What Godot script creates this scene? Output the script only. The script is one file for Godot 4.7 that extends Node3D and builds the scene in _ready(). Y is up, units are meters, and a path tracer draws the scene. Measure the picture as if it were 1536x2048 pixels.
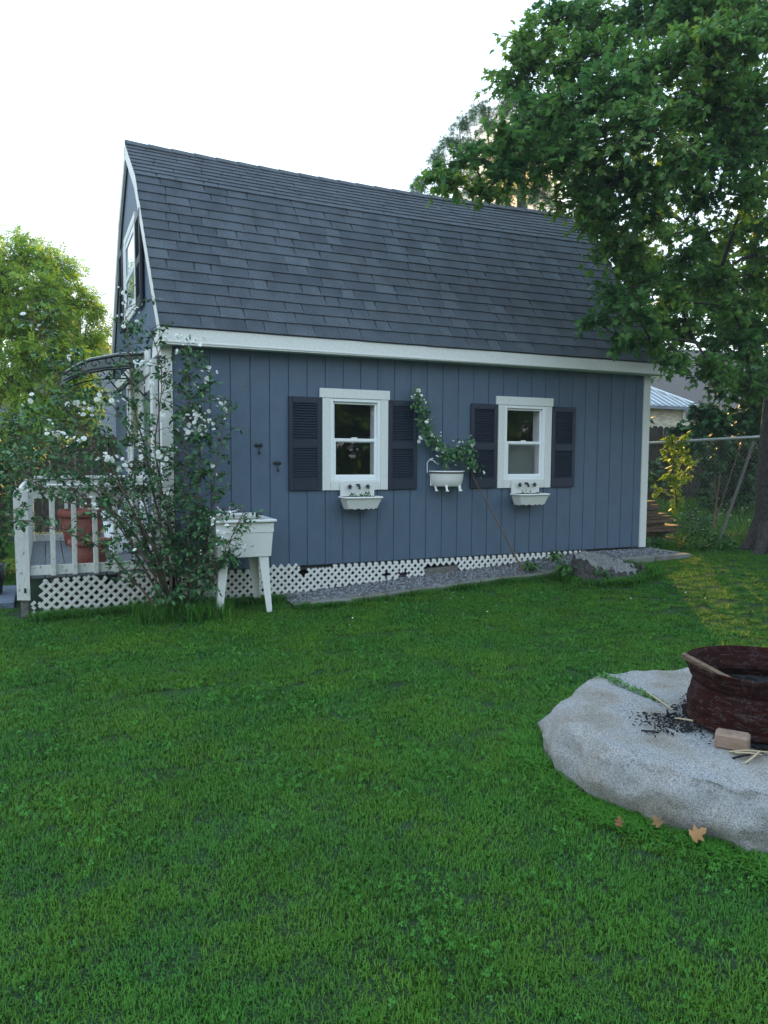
extends Node3D

# ---------------------------------------------------------------- mesh builder
class MB:
	var v := PackedVector3Array()
	var n := PackedVector3Array()
	var c := PackedColorArray()
	var ix := PackedInt32Array()
	var col := Color(1, 1, 1)
	var t := Transform3D()

	func p(pt: Vector3, nn: Vector3) -> int:
		v.append(t * pt)
		n.append((t.basis * nn).normalized())
		c.append(col)
		return v.size() - 1

	func tri(a: int, b: int, d: int) -> void:
		var f := (v[b] - v[a]).cross(v[d] - v[a])
		if f.dot(n[a] + n[b] + n[d]) > 0.0:
			ix.append_array(PackedInt32Array([a, d, b]))
		else:
			ix.append_array(PackedInt32Array([a, b, d]))

	func face(pts: Array, nn: Vector3) -> void:
		var k := []
		for q in pts:
			k.append(p(q, nn))
		for i in range(1, k.size() - 1):
			tri(k[0], k[i], k[i + 1])

	# chamfered box, centre c0, full size s
	func box(c0: Vector3, s: Vector3, bev := 0.0, b := Basis()) -> void:
		var keep := t
		t = t * Transform3D(b, c0)
		var h := s * 0.5
		var e := minf(bev, minf(h.x, minf(h.y, h.z)) * 0.45)
		if e <= 0.0:
			for ax in 3:
				for sg in [-1.0, 1.0]:
					var u := (ax + 1) % 3
					var w := (ax + 2) % 3
					var nn := Vector3()
					nn[ax] = sg
					var pts := []
					for q in [[-1, -1], [1, -1], [1, 1], [-1, 1]]:
						var pt := Vector3()
						pt[ax] = sg * h[ax]
						pt[u] = q[0] * h[u]
						pt[w] = q[1] * h[w]
						pts.append(pt)
					face(pts, nn)
			t = keep
			return
		for ax in 3:
			var u := (ax + 1) % 3
			var w := (ax + 2) % 3
			for sg in [-1.0, 1.0]:
				var nn := Vector3()
				nn[ax] = sg
				var pts := []
				for q in [[-1, -1], [1, -1], [1, 1], [-1, 1]]:
					var pt := Vector3()
					pt[ax] = sg * h[ax]
					pt[u] = q[0] * (h[u] - e)
					pt[w] = q[1] * (h[w] - e)
					pts.append(pt)
				face(pts, nn)
			for su in [-1.0, 1.0]:
				for sw in [-1.0, 1.0]:
					var nn := Vector3()
					nn[u] = su
					nn[w] = sw
					var pts := []
					for q in [[-1, 0], [1, 0], [1, 1], [-1, 1]]:
						var pt := Vector3()
						pt[ax] = q[0] * (h[ax] - e)
						pt[u] = su * (h[u] - (e if q[1] == 0 else 0.0))
						pt[w] = sw * (h[w] - (0.0 if q[1] == 0 else e))
						pts.append(pt)
					face(pts, nn.normalized())
		for sx in [-1.0, 1.0]:
			for sy in [-1.0, 1.0]:
				for sz in [-1.0, 1.0]:
					face([Vector3(sx * h.x, sy * (h.y - e), sz * (h.z - e)), Vector3(sx * (h.x - e), sy * h.y, sz * (h.z - e)), Vector3(sx * (h.x - e), sy * (h.y - e), sz * h.z)], Vector3(sx, sy, sz).normalized())
		t = keep

	# box from corner to corner
	func span(a: Vector3, b: Vector3, bev := 0.0) -> void:
		box((a + b) * 0.5, (b - a).abs(), bev)

	func tube(pts: Array, rad: Array, sides := 5, caps := true) -> void:
		var prev := []
		var side := Vector3.ZERO
		for i in pts.size():
			var d: Vector3
			if i == 0:
				d = pts[1] - pts[0]
			elif i == pts.size() - 1:
				d = pts[i] - pts[i - 1]
			else:
				d = pts[i + 1] - pts[i - 1]
			d = d.normalized()
			if side == Vector3.ZERO:
				side = d.cross(Vector3(0.31, 0.2, 0.93)).normalized()
				if side.length() < 0.5:
					side = Vector3.RIGHT
			side = (side - d * side.dot(d)).normalized()
			var up := d.cross(side)
			var ring := []
			var r: float = rad[i] if rad.size() > 1 else rad[0]
			for k in sides:
				var a := TAU * k / sides
				var nn := side * cos(a) + up * sin(a)
				ring.append(p(pts[i] + nn * r, nn))
			if i > 0:
				for k in sides:
					var k2 := (k + 1) % sides
					tri(prev[k], prev[k2], ring[k])
					tri(ring[k], prev[k2], ring[k2])
			prev = ring
			if caps and (i == 0 or i == pts.size() - 1):
				var poly := []
				for k in sides:
					var a := TAU * k / sides
					poly.append(pts[i] + (side * cos(a) + up * sin(a)) * r)
				face(poly, d * (-1.0 if i == 0 else 1.0))

	# profile: Array of Vector2(radius, y), turned about the y axis at c0; out = side the normals face
	func lathe(c0: Vector3, prof: Array, segs := 24, a0 := 0.0, a1 := TAU, squash := Vector2(1, 1)) -> void:
		var prev := []
		for i in prof.size():
			var d: Vector2
			if i == 0:
				d = prof[1] - prof[0]
			elif i == prof.size() - 1:
				d = prof[i] - prof[i - 1]
			else:
				d = (prof[i + 1] - prof[i]).normalized() + (prof[i] - prof[i - 1]).normalized()
			var nn2 := Vector2(d.y, -d.x).normalized()
			var ring := []
			for k in segs + 1:
				var a := a0 + (a1 - a0) * k / segs
				var dir := Vector3(cos(a), 0, sin(a))
				ring.append(p(c0 + Vector3(dir.x * squash.x, 0, dir.z * squash.y) * prof[i].x + Vector3.UP * prof[i].y, Vector3(dir.x / squash.x, 0, dir.z / squash.y).normalized() * nn2.x + Vector3.UP * nn2.y))
			if i > 0:
				for k in segs:
					tri(prev[k], prev[k + 1], ring[k])
					tri(ring[k], prev[k + 1], ring[k + 1])
			prev = ring

	func mesh() -> ArrayMesh:
		var arr := []
		arr.resize(Mesh.ARRAY_MAX)
		arr[Mesh.ARRAY_VERTEX] = v
		arr[Mesh.ARRAY_NORMAL] = n
		arr[Mesh.ARRAY_COLOR] = c
		arr[Mesh.ARRAY_INDEX] = ix
		var m := ArrayMesh.new()
		m.add_surface_from_arrays(Mesh.PRIMITIVE_TRIANGLES, arr)
		return m


# ---------------------------------------------------------------- nodes
var used := {}
var M := {}
var rng := RandomNumberGenerator.new()
const CAM := Vector3(-1.509, 1.168, 7.607)


func numbered(called: String, parent: Node) -> String:
	var key := str(parent.get_instance_id()) + called
	var k: int = used.get(key, 0)
	used[key] = k + 1
	return called if k == 0 else "%s_%03d" % [called, k]


func tag(o: Node, label: String, category: String, group := "", kind := "") -> void:
	if label:
		o.set_meta("label", label)
	if category:
		o.set_meta("category", category)
	if group:
		o.set_meta("group", group)
	if kind:
		o.set_meta("kind", kind)


func thing(called: String, label: String, category: String, at := Vector3.ZERO, group := "") -> Node3D:
	var o := Node3D.new()
	o.name = numbered(called, self)
	add_child(o)
	o.position = at
	tag(o, label, category, group)
	return o


func world_of(o: Node) -> Vector3:
	var s := Vector3.ZERO
	var k := o
	while k != self and k is Node3D:
		s += k.position
		k = k.get_parent()
	return s


# meshes are modelled in world coordinates; the node is moved back by its parent's place
func part(called: String, b: MB, m: Material, parent: Node) -> MeshInstance3D:
	var o := MeshInstance3D.new()
	o.mesh = b.mesh()
	o.material_override = m
	o.name = numbered(called, parent)
	parent.add_child(o)
	o.position = -world_of(parent)
	return o


func copy_part(called: String, mesh: Mesh, xf: Transform3D, m: Material, parent: Node) -> MeshInstance3D:
	var o := MeshInstance3D.new()
	o.mesh = mesh
	o.material_override = m
	o.name = numbered(called, parent)
	parent.add_child(o)
	xf.origin -= world_of(parent)
	o.transform = xf
	return o


# a thing that is one mesh, its origin at its base
func single(called: String, b: MB, m: Material, label: String, category: String, group := "") -> MeshInstance3D:
	var o := MeshInstance3D.new()
	var lo := b.v[0]
	var hi := b.v[0]
	for q in b.v:
		lo = lo.min(q)
		hi = hi.max(q)
	var base := Vector3((lo.x + hi.x) * 0.5, lo.y, (lo.z + hi.z) * 0.5)
	for i in b.v.size():
		b.v[i] -= base
	o.mesh = b.mesh()
	o.material_override = m
	o.name = numbered(called, self)
	add_child(o)
	o.position = base
	tag(o, label, category, group)
	return o


func setting(called: String, b: MB, m: Material) -> MeshInstance3D:
	var o := part(called, b, m, self)
	o.set_meta("kind", "structure")
	return o


func multi(called: String, mesh: Mesh, m: Material, xs: Array, cols: Array, parent: Node) -> MultiMeshInstance3D:
	var mm := MultiMesh.new()
	mm.transform_format = MultiMesh.TRANSFORM_3D
	mm.use_colors = cols.size() > 0
	mm.mesh = mesh
	mm.instance_count = xs.size()
	for i in xs.size():
		mm.set_instance_transform(i, xs[i])
		if cols.size() > 0:
			mm.set_instance_color(i, cols[i])
	var o := MultiMeshInstance3D.new()
	o.multimesh = mm
	o.material_override = m
	o.name = numbered(called, parent)
	parent.add_child(o)
	o.position = -world_of(parent)
	return o


# ---------------------------------------------------------------- materials
func noise_tex(seed_: int, freq: float, oct: int, ramp: Array, size := 512, kind := FastNoiseLite.TYPE_SIMPLEX_SMOOTH) -> NoiseTexture2D:
	var f := FastNoiseLite.new()
	f.seed = seed_
	f.noise_type = kind
	f.frequency = freq
	f.fractal_octaves = oct
	f.fractal_type = FastNoiseLite.FRACTAL_FBM if oct > 1 else FastNoiseLite.FRACTAL_NONE
	var t := NoiseTexture2D.new()
	t.width = size
	t.height = size
	t.seamless = true
	t.seamless_blend_skirt = 0.2
	t.noise = f
	if ramp.size():
		var g := Gradient.new()
		var off := PackedFloat32Array()
		var cc := PackedColorArray()
		for r in ramp:
			off.append(r[0])
			cc.append(r[1])
		g.offsets = off
		g.colors = cc
		t.color_ramp = g
	return t


func gray(x: float) -> Color:
	return Color(x, x, x)


func lin(r: float, g: float, b: float) -> Color:
	return Color(r, g, b).linear_to_srgb()


func mat(called: String, c: Color, rough := 0.7, tex: Texture2D = null, scale := Vector3.ONE, relief: Texture2D = null, depth := 0.0) -> StandardMaterial3D:
	var m := StandardMaterial3D.new()
	m.resource_name = called
	m.albedo_color = c
	m.roughness = rough
	m.vertex_color_use_as_albedo = true
	if tex or relief:
		m.uv1_triplanar = true
		m.uv1_world_triplanar = true
		m.uv1_scale = scale
	if tex:
		m.albedo_texture = tex
	if relief:
		m.heightmap_enabled = true
		m.heightmap_texture = relief
		m.heightmap_scale = depth
	M[called] = m
	return m


func second(m: StandardMaterial3D, tex: Texture2D, scale := Vector3.ONE) -> void:
	# a coarse tone laid over the fine one, so that repeats do not show
	m.detail_enabled = true
	m.detail_albedo = tex
	m.detail_blend_mode = BaseMaterial3D.BLEND_MODE_MUL
	m.detail_uv_layer = BaseMaterial3D.DETAIL_UV_2
	m.uv2_triplanar = true
	m.uv2_world_triplanar = true
	m.uv2_scale = scale


func leaf_mat(called: String, c: Color, through: Color, rough := 0.55) -> StandardMaterial3D:
	var m := mat(called, c, rough)
	m.cull_mode = BaseMaterial3D.CULL_DISABLED
	m.backlight_enabled = true
	m.backlight = through
	m.metallic_specular = 0.35
	return m


func materials() -> void:
	var fine := noise_tex(11, 0.12, 4, [[0.0, gray(0.62)], [0.5, gray(0.86)], [1.0, gray(1.0)]])
	var soft := noise_tex(12, 0.012, 4, [[0.0, gray(0.72)], [0.5, gray(0.9)], [1.0, gray(1.0)]])
	var grime := noise_tex(13, 0.02, 5, [[0.0, Color(0.86, 0.845, 0.81)], [0.26, Color(0.955, 0.95, 0.94)], [0.6, gray(0.985)], [1.0, gray(1.0)]])
	var hfine := noise_tex(14, 0.11, 4, [])
	var hgrain := noise_tex(15, 0.03, 4, [])
	var grain := noise_tex(16, 0.03, 5, [[0.0, gray(0.5)], [0.42, gray(0.8)], [0.6, gray(0.95)], [1.0, gray(1.0)]])
	var faint := noise_tex(18, 0.06, 4, [[0.0, gray(0.93)], [0.5, gray(0.97)], [1.0, gray(1.0)]])
	var peel := noise_tex(17, 0.022, 5, [[0.0, Color(0.5, 0.47, 0.43)], [0.17, Color(0.62, 0.59, 0.55)], [0.19, Color(0.93, 0.92, 0.9)], [1.0, gray(1.0)]])
	mat("siding", lin(0.094, 0.137, 0.2), 0.6, faint, Vector3(2.6, 0.6, 2.6), hfine, 0.05)
	second(M.siding, faint, Vector3(0.2, 0.12, 0.2))
	mat("siding_groove", lin(0.05, 0.075, 0.115), 0.7)
	mat("inside", lin(0.14, 0.14, 0.13), 0.9)
	mat("trim", lin(0.76, 0.755, 0.71), 0.5, faint, Vector3(0.9, 0.9, 0.9), hfine, 0.03)
	mat("vinyl", lin(0.82, 0.83, 0.83), 0.4)
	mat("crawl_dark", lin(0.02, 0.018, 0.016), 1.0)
	mat("enamel", lin(0.8, 0.79, 0.75), 0.25, faint, Vector3(1.1, 1.1, 1.1))
	mat("old_paint", lin(0.78, 0.78, 0.76), 0.6, peel, Vector3(2.6, 1.1, 2.6), hfine, 0.12)
	mat("lattice", lin(0.74, 0.72, 0.68), 0.5, grime, Vector3(1.7, 1.7, 1.7))
	mat("shutter", lin(0.018, 0.027, 0.052), 0.48, fine, Vector3(2, 2, 2))
	mat("black_iron", lin(0.018, 0.018, 0.02), 0.45)
	mat("chrome", lin(0.7, 0.7, 0.7), 0.2)
	M.chrome.metallic = 1.0
	var gran := noise_tex(21, 0.055, 5, [[0.0, gray(0.36)], [0.4, gray(0.72)], [0.6, gray(0.95)], [1.0, gray(1.0)]])
	for k in 5:
		var tone: Vector3 = [Vector3(0.096, 0.117, 0.144), Vector3(0.083, 0.103, 0.127), Vector3(0.113, 0.136, 0.162), Vector3(0.093, 0.108, 0.127), Vector3(0.073, 0.089, 0.112)][k]
		mat("shingle_%d" % k, lin(tone.x, tone.y, tone.z), 0.9, gran, Vector3(2.2, 2.2, 2.2), hfine, 0.12)
		second(M["shingle_%d" % k], soft, Vector3(0.5, 0.5, 0.5))
	var g := StandardMaterial3D.new()
	g.resource_name = "glass"
	g.albedo_color = Color(0.1, 0.12, 0.12, 0.01)
	g.roughness = 0.02
	g.transparency = BaseMaterial3D.TRANSPARENCY_ALPHA
	M.glass = g
	# stone, soil, wood
	var speck := noise_tex(31, 0.06, 3, [[0.0, gray(0.22)], [0.2, gray(0.4)], [0.3, gray(0.72)], [0.6, gray(0.88)], [0.8, gray(1.0)], [1.0, gray(1.0)]], 1024)
	var stain := noise_tex(32, 0.008, 5, [[0.0, Color(0.82, 0.77, 0.7)], [0.36, Color(0.92, 0.9, 0.86)], [0.55, Color(0.98, 0.98, 0.98)], [1.0, Color(0.92, 0.96, 1.0)]])
	var fg := FastNoiseLite.new()
	fg.seed = 33
	fg.noise_type = FastNoiseLite.TYPE_CELLULAR
	fg.cellular_return_type = FastNoiseLite.RETURN_CELL_VALUE
	fg.frequency = 0.13
	fg.fractal_type = FastNoiseLite.FRACTAL_FBM
	fg.fractal_octaves = 2
	speck.noise = fg
	mat("granite", lin(0.43, 0.405, 0.385), 0.88, speck, Vector3(2.1, 2.1, 2.1), hfine, 0.06)
	second(M.granite, stain, Vector3(0.55, 0.55, 0.55))
	mat("concrete", lin(0.3, 0.29, 0.27), 0.9, fine, Vector3(1.5, 1.5, 1.5), hfine, 0.3)
	second(M.concrete, stain, Vector3(0.8, 0.8, 0.8))
	mat("gravel", lin(0.36, 0.36, 0.37), 0.9, fine, Vector3(3, 3, 3))
	mat("soil", lin(0.02, 0.07, 0.01), 1.0, fine, Vector3(1.3, 1.3, 1.3), hfine, 1.0)
	second(M.soil, soft, Vector3(0.3, 0.3, 0.3))
	mat("ash", lin(0.015, 0.015, 0.016), 1.0, fine, Vector3(5, 5, 5), hfine, 1.2)
	mat("gray_wood", lin(0.2, 0.185, 0.165), 0.85, grain, Vector3(0.6, 5, 5), hgrain, 0.3)
	mat("deck_wood", lin(0.2, 0.215, 0.235), 0.8, grain, Vector3(5, 5, 0.5), hgrain, 0.2)
	mat("fence_wood", lin(0.115, 0.098, 0.082), 0.9, grain, Vector3(4, 0.35, 4), hgrain, 0.3)
	mat("lumber", lin(0.24, 0.15, 0.085), 0.85, grain, Vector3(0.6, 6, 3), hgrain, 0.3)
	second(M.lumber, soft, Vector3(2, 2, 2))
	mat("straw", lin(0.42, 0.33, 0.2), 0.8)
	mat("twig", lin(0.15, 0.095, 0.065), 0.9)
	var barkt := noise_tex(41, 0.035, 5, [[0.0, gray(0.3)], [0.45, gray(0.62)], [0.6, gray(0.85)], [1.0, gray(1.0)]])
	mat("bark", lin(0.115, 0.1, 0.085), 0.95, barkt, Vector3(3.2, 0.7, 3.2), hgrain, 3.0)
	mat("stump_wood", lin(0.5, 0.48, 0.45), 0.9, barkt, Vector3(1.6, 1.6, 5.0), hgrain, 1.0)
	var rust := noise_tex(51, 0.02, 5, [[0.0, Color(0.2, 0.17, 0.18)], [0.3, Color(0.24, 0.15, 0.14)], [0.44, Color(0.48, 0.22, 0.15)], [0.5, Color(0.22, 0.14, 0.15)], [0.6, Color(0.4, 0.21, 0.17)], [0.63, Color(0.62, 0.66, 0.7)], [0.69, Color(0.5, 0.54, 0.58)], [0.71, Color(0.3, 0.17, 0.15)], [1.0, Color(0.7, 0.4, 0.18)]])
	mat("rust", lin(0.25, 0.185, 0.165), 0.9, rust, Vector3(0.9, 3.6, 0.9), hfine, 0.06)
	M.rust.metallic_specular = 0.22
	mat("brick", lin(0.36, 0.24, 0.18), 0.9, stain, Vector3(4, 4, 4), hfine, 0.6)
	mat("terracotta", lin(0.3, 0.075, 0.045), 0.6, soft, Vector3(3, 3, 3))
	mat("white_pot", lin(0.8, 0.82, 0.84), 0.35)
	mat("cream", lin(0.82, 0.75, 0.58), 0.6, soft, Vector3(0.5, 2, 0.5))
	mat("metal_roof", lin(0.5, 0.55, 0.6), 0.35, soft, Vector3(0.5, 0.5, 0.5))
	M.metal_roof.metallic = 0.6
	mat("far_roof", lin(0.13, 0.115, 0.11), 0.9, fine, Vector3(0.8, 2.4, 0.8))
	mat("far_gray", lin(0.26, 0.3, 0.35), 0.8, soft, Vector3(0.3, 3, 0.3))
	var brickt := noise_tex(61, 0.05, 3, [[0.0, Color(0.6, 0.5, 0.45)], [1.0, gray(1.0)]])
	mat("far_brick", lin(0.22, 0.1, 0.07), 0.9, brickt, Vector3(1, 3, 1))
	mat("galvanised", lin(0.55, 0.57, 0.58), 0.4)
	M.galvanised.metallic = 0.5
	mat("blue_step", lin(0.16, 0.2, 0.26), 0.8, grain, Vector3(0.6, 4, 4))
	# plants
	leaf_mat("grass", lin(0.068, 0.215, 0.016), Color(0.66, 0.58, 0.4), 0.5)
	M.grass.roughness = 0.62
	M.grass.metallic_specular = 0.36
	leaf_mat("clover", lin(0.045, 0.15, 0.024), Color(0.4, 0.4, 0.4), 0.8)
	M.clover.metallic_specular = 0.2
	leaf_mat("maple_leaf", lin(0.098, 0.215, 0.06), Color(1.0, 1.0, 1.0), 0.5)
	leaf_mat("shrub_leaf", lin(0.062, 0.15, 0.062), Color(0.4, 0.4, 0.4), 0.45)
	leaf_mat("elder_leaf", lin(0.28, 0.42, 0.06), Color(1.0, 1.0, 1.0), 0.55)
	leaf_mat("vine_leaf", lin(0.26, 0.38, 0.03), Color(1.0, 1.0, 1.0), 0.5)
	leaf_mat("hedge_leaf", lin(0.05, 0.13, 0.035), Color(0.5, 0.5, 0.5), 0.55)
	leaf_mat("pine_needle", lin(0.11, 0.21, 0.075), Color(0.4, 0.4, 0.4), 0.7)
	leaf_mat("petal", lin(0.9, 0.9, 0.85), Color(0.6, 0.6, 0.6), 0.6)
	leaf_mat("dry_leaf", lin(0.36, 0.19, 0.09), Color(0.3, 0.3, 0.3), 0.8)


# ---------------------------------------------------------------- ground
func base_y(x: float) -> float:
	if x < 1.0:
		return -0.34
	if x < 3.4:
		return lerpf(-0.34, -0.275, (x - 1.0) / 2.4)
	if x < 5.4:
		return lerpf(-0.275, -0.115, smoothstep(0.0, 1.0, (x - 3.4) / 2.0))
	return lerpf(-0.115, -0.04, smoothstep(5.4, 8.0, x))


var hn := FastNoiseLite.new()


func ground_y(x: float, z: float) -> float:
	var y := lerpf(base_y(x), -0.47, smoothstep(0.3, 4.4, z))
	y += 0.045 * clampf(-z, 0.0, 6.0) * smoothstep(5.0, 7.5, x)
	return y + hn.get_noise_2d(x * 40.0, z * 40.0) * 0.014


func on_lawn(x: float, z: float, gap := 0.0) -> bool:
	if x > -1.85 - gap and x < 0.75 and z < -0.02 + gap and z > -3.2:
		return false
	if x > -0.6 and x < 5.85 and z < 0.05 + gap and z > -5.1:
		return false
	if x >= 0.7 and x < 6.02 and z < edge_z(x) + gap and z > -0.5:
		return false
	if Vector2(x - 4.45, z - 0.74).length() < 0.36:
		return false
	return not Geometry2D.is_point_in_polygon(Vector2(x, z), stone_outer())


func edge_z(x: float) -> float:
	if x > 4.7:
		return 0.44
	return lerpf(0.47, 0.24, smoothstep(0.8, 3.6, x))


func stone_outer() -> PackedVector2Array:
	return PackedVector2Array([Vector2(1.63, 3.85), Vector2(1.33, 3.93), Vector2(1.05, 4.05), Vector2(0.9, 4.27), Vector2(0.82, 4.5), Vector2(0.8, 4.88), Vector2(0.84, 5.05), Vector2(0.94, 5.28), Vector2(1.04, 5.45), Vector2(1.12, 5.62), Vector2(1.4, 6.0), Vector2(2.0, 6.1), Vector2(2.7, 5.8), Vector2(3.0, 5.2), Vector2(2.9, 4.5), Vector2(2.5, 4.05), Vector2(2.1, 3.86)])


func stone_top() -> PackedVector2Array:
	return PackedVector2Array([Vector2(1.66, 3.9), Vector2(1.47, 3.99), Vector2(1.22, 4.25), Vector2(1.0, 4.5), Vector2(0.93, 4.66), Vector2(0.9, 4.9), Vector2(0.93, 5.06), Vector2(1.02, 5.27), Vector2(1.1, 5.42), Vector2(1.2, 5.6), Vector2(1.45, 5.9), Vector2(2.0, 6.0), Vector2(2.62, 5.72), Vector2(2.9, 5.2), Vector2(2.8, 4.55), Vector2(2.45, 4.12), Vector2(2.1, 3.92)])


# ---------------------------------------------------------------- leaves
func flat_leaf(right: Array, hub: Vector2, fold: float) -> ArrayMesh:
	# outline of the right half (x, z), stem at the origin, tip along +z; mirrored; folded along the midrib
	var b := MB.new()
	var pts := []
	for q in right:
		pts.append(Vector3(q.x, -absf(q.x) * fold - 0.12 * q.y * q.y, q.y))
	for i in range(right.size() - 2, 0, -1):
		var q: Vector2 = right[i]
		pts.append(Vector3(-q.x, -absf(q.x) * fold - 0.12 * q.y * q.y, q.y))
	var h := Vector3(hub.x, -0.12 * hub.y * hub.y, hub.y)
	var hi := b.p(h, Vector3.UP)
	var k := []
	for q in pts:
		k.append(b.p(q, Vector3(signf(q.x) * fold, 1, 0.1)))
	for i in k.size():
		b.tri(hi, k[i], k[(i + 1) % k.size()])
	return b.mesh()


func leaf_meshes() -> void:
	M.maple_mesh = flat_leaf([Vector2(0, 0), Vector2(0.2, -0.03), Vector2(0.43, 0.1), Vector2(0.25, 0.23), Vector2(0.55, 0.5), Vector2(0.17, 0.53), Vector2(0.2, 0.74), Vector2(0, 1)], Vector2(0, 0.3), 0.25)
	M.ovate_mesh = flat_leaf([Vector2(0, 0), Vector2(0.24, 0.25), Vector2(0.25, 0.5), Vector2(0, 1)], Vector2(0, 0.4), 0.3)
	M.narrow_mesh = flat_leaf([Vector2(0, 0), Vector2(0.15, 0.35), Vector2(0, 1)], Vector2(0, 0.4), 0.3)
	var b := MB.new()   # compound leaf: seven narrow leaflets on a stalk
	for k in 7:
		var s := -1.0 if k % 2 == 0 else 1.0
		var base := Vector3(0, -0.1 * (k / 2) * 0.3, 0.22 + 0.2 * (k / 2))
		var d := Vector3(s * 0.8, -0.35, 0.55).normalized() if k < 6 else Vector3(0, -0.3, 1).normalized()
		var w := d.cross(Vector3.UP).normalized() * 0.075
		var ln := 0.42
		var i0 := b.p(base, Vector3.UP)
		var i1 := b.p(base + d * ln * 0.45 + w, Vector3.UP)
		var i2 := b.p(base + d * ln, Vector3.UP)
		var i3 := b.p(base + d * ln * 0.45 - w, Vector3.UP)
		b.tri(i0, i1, i2)
		b.tri(i0, i2, i3)
	M.compound_mesh = b.mesh()
	b = MB.new()   # tuft of long needles
	for k in 16:
		var a := TAU * k / 16.0
		var d := Vector3(cos(a) * 0.55, sin(a * 3.0) * 0.3, 0.6 + 0.3 * sin(a * 2.0)).normalized()
		var w := d.cross(Vector3(0.3, 1, 0.2)).normalized() * 0.022
		var i0 := b.p(-w, Vector3.UP)
		var i1 := b.p(w, Vector3.UP)
		var i2 := b.p(d, Vector3.UP)
		b.tri(i0, i1, i2)
	M.needle_mesh = b.mesh()
	b = MB.new()   # double white blossom: three rings of cupped petals
	for ring in 3:
		var nn: int = [7, 6, 4][ring]
		var tilt: float = [0.25, 0.75, 1.15][ring]
		var ln: float = [1.0, 0.85, 0.6][ring]
		for k in nn:
			var a: float = TAU * (k + ring * 0.4) / nn
			var out := Vector3(cos(a), 0, sin(a))
			var d := (out * cos(tilt) + Vector3.UP * sin(tilt))
			var nrm := (Vector3.UP * cos(tilt) - out * sin(tilt))
			var sd := Vector3(-sin(a), 0, cos(a)) * 0.42 * ln
			var i0 := b.p(Vector3.UP * 0.08 * ring, nrm)
			var i1 := b.p(d * ln * 0.6 + sd, nrm)
			var i2 := b.p(d * ln + nrm * 0.12, nrm)
			var i3 := b.p(d * ln * 0.6 - sd, nrm)
			b.tri(i0, i1, i2)
			b.tri(i0, i2, i3)
	M.blossom_mesh = b.mesh()
	b = MB.new()   # round bud
	b.lathe(Vector3.ZERO, [Vector2(0.01, 0.0), Vector2(0.6, 0.35), Vector2(0.75, 0.8), Vector2(0.5, 1.25), Vector2(0.01, 1.5)], 6)
	M.bud_mesh = b.mesh()
	b = MB.new()   # clover: three leaflets on a stalk
	for k in 3:
		var a := TAU * k / 3.0
		var out := Vector3(cos(a), 0, sin(a))
		var sd := Vector3(-sin(a), 0, cos(a)) * 0.42
		var i0 := b.p(Vector3.UP, Vector3.UP)
		var i1 := b.p(Vector3.UP * 1.05 + out * 0.6 + sd, Vector3.UP)
		var i2 := b.p(Vector3.UP * 0.97 + out * 0.85, Vector3.UP)
		var i3 := b.p(Vector3.UP * 1.05 + out * 0.6 - sd, Vector3.UP)
		b.tri(i0, i1, i2)
		b.tri(i0, i2, i3)
	M.clover_mesh = b.mesh()


func aim(at: Vector3, f: Vector3, up: Vector3, s: float) -> Transform3D:
	var z := f.normalized()
	var x := up.cross(z)
	if x.length() < 0.05:
		x = Vector3.RIGHT.cross(z)
	x = x.normalized()
	return Transform3D(Basis(x * s, z.cross(x) * s, z * s), at)


func rdir() -> Vector3:
	var v := Vector3(rng.randf_range(-1, 1), rng.randf_range(-1, 1), rng.randf_range(-1, 1))
	return v.normalized() if v.length() > 0.05 else Vector3.UP


# leaves on twigs that fan out from a centre
func spray(xs: Array, tw: MB, c0: Vector3, r: float, count: int, size: float, flat := 0.75, hang := 0.25, per := 10) -> void:
	var twigs := maxi(3, count / per)
	for i in twigs:
		var d := rdir()
		d.y = d.y * flat
		var a := c0 + d * r * rng.randf_range(0.0, 0.25)
		var e := c0 + d * r * rng.randf_range(0.55, 1.1)
		var mid := (a + e) * 0.5 + Vector3.UP * r * 0.08
		e.y -= hang * r * rng.randf_range(0.2, 0.8)
		if tw:
			tw.tube([a, mid, e], [0.006, 0.004, 0.002], 3, false)
		for k in per:
			var t := rng.randf_range(0.15, 1.0)
			var q := a.lerp(mid, t * 2.0) if t < 0.5 else mid.lerp(e, t * 2.0 - 1.0)
			var f := (e - a).normalized() * 0.5 + rdir() * 0.9
			f.y -= 0.35
			xs.append(aim(q + rdir() * size * 0.4, f, Vector3.UP + rdir() * 0.55, size * rng.randf_range(0.65, 1.2)))


func tints(n: int, a: Color, b: Color) -> Array:
	var out := []
	for i in n:
		out.append(a.lerp(b, rng.randf()))
	return out


# limbs that join each cluster of a crown to the nearest limb already built
func limbs(b: MB, trunk: Array, clusters: Array, r0: float) -> void:
	var nodes := []
	for q in trunk:
		nodes.append(q)
	var sorted := clusters.duplicate()
	var root: Vector3 = trunk[trunk.size() / 2]
	sorted.sort_custom(func(p, q): return Vector3(p.x, p.y, p.z).distance_to(root) < Vector3(q.x, q.y, q.z).distance_to(root))
	for cl in sorted:
		var c0 := Vector3(cl.x, cl.y, cl.z)
		var best: Vector3 = nodes[0]
		var bd := 1e9
		for q in nodes:
			var d: float = c0.distance_to(q) + maxf(0.0, q.y - c0.y) * 0.8
			if d < bd:
				bd = d
				best = q
		var mid := (best + c0) * 0.5 + Vector3(rng.randf_range(-0.1, 0.1), 0.12, rng.randf_range(-0.1, 0.1)) * bd * 0.4
		var r := clampf(r0 * bd * 0.3, 0.01, r0)
		b.tube([best, best.lerp(mid, 0.55), mid, mid.lerp(c0, 0.6), c0], [r, r * 0.85, r * 0.7, r * 0.5, 0.006], 5, false)
		nodes.append(mid)
		nodes.append(mid.lerp(c0, 0.6))
		nodes.append(c0)


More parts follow.
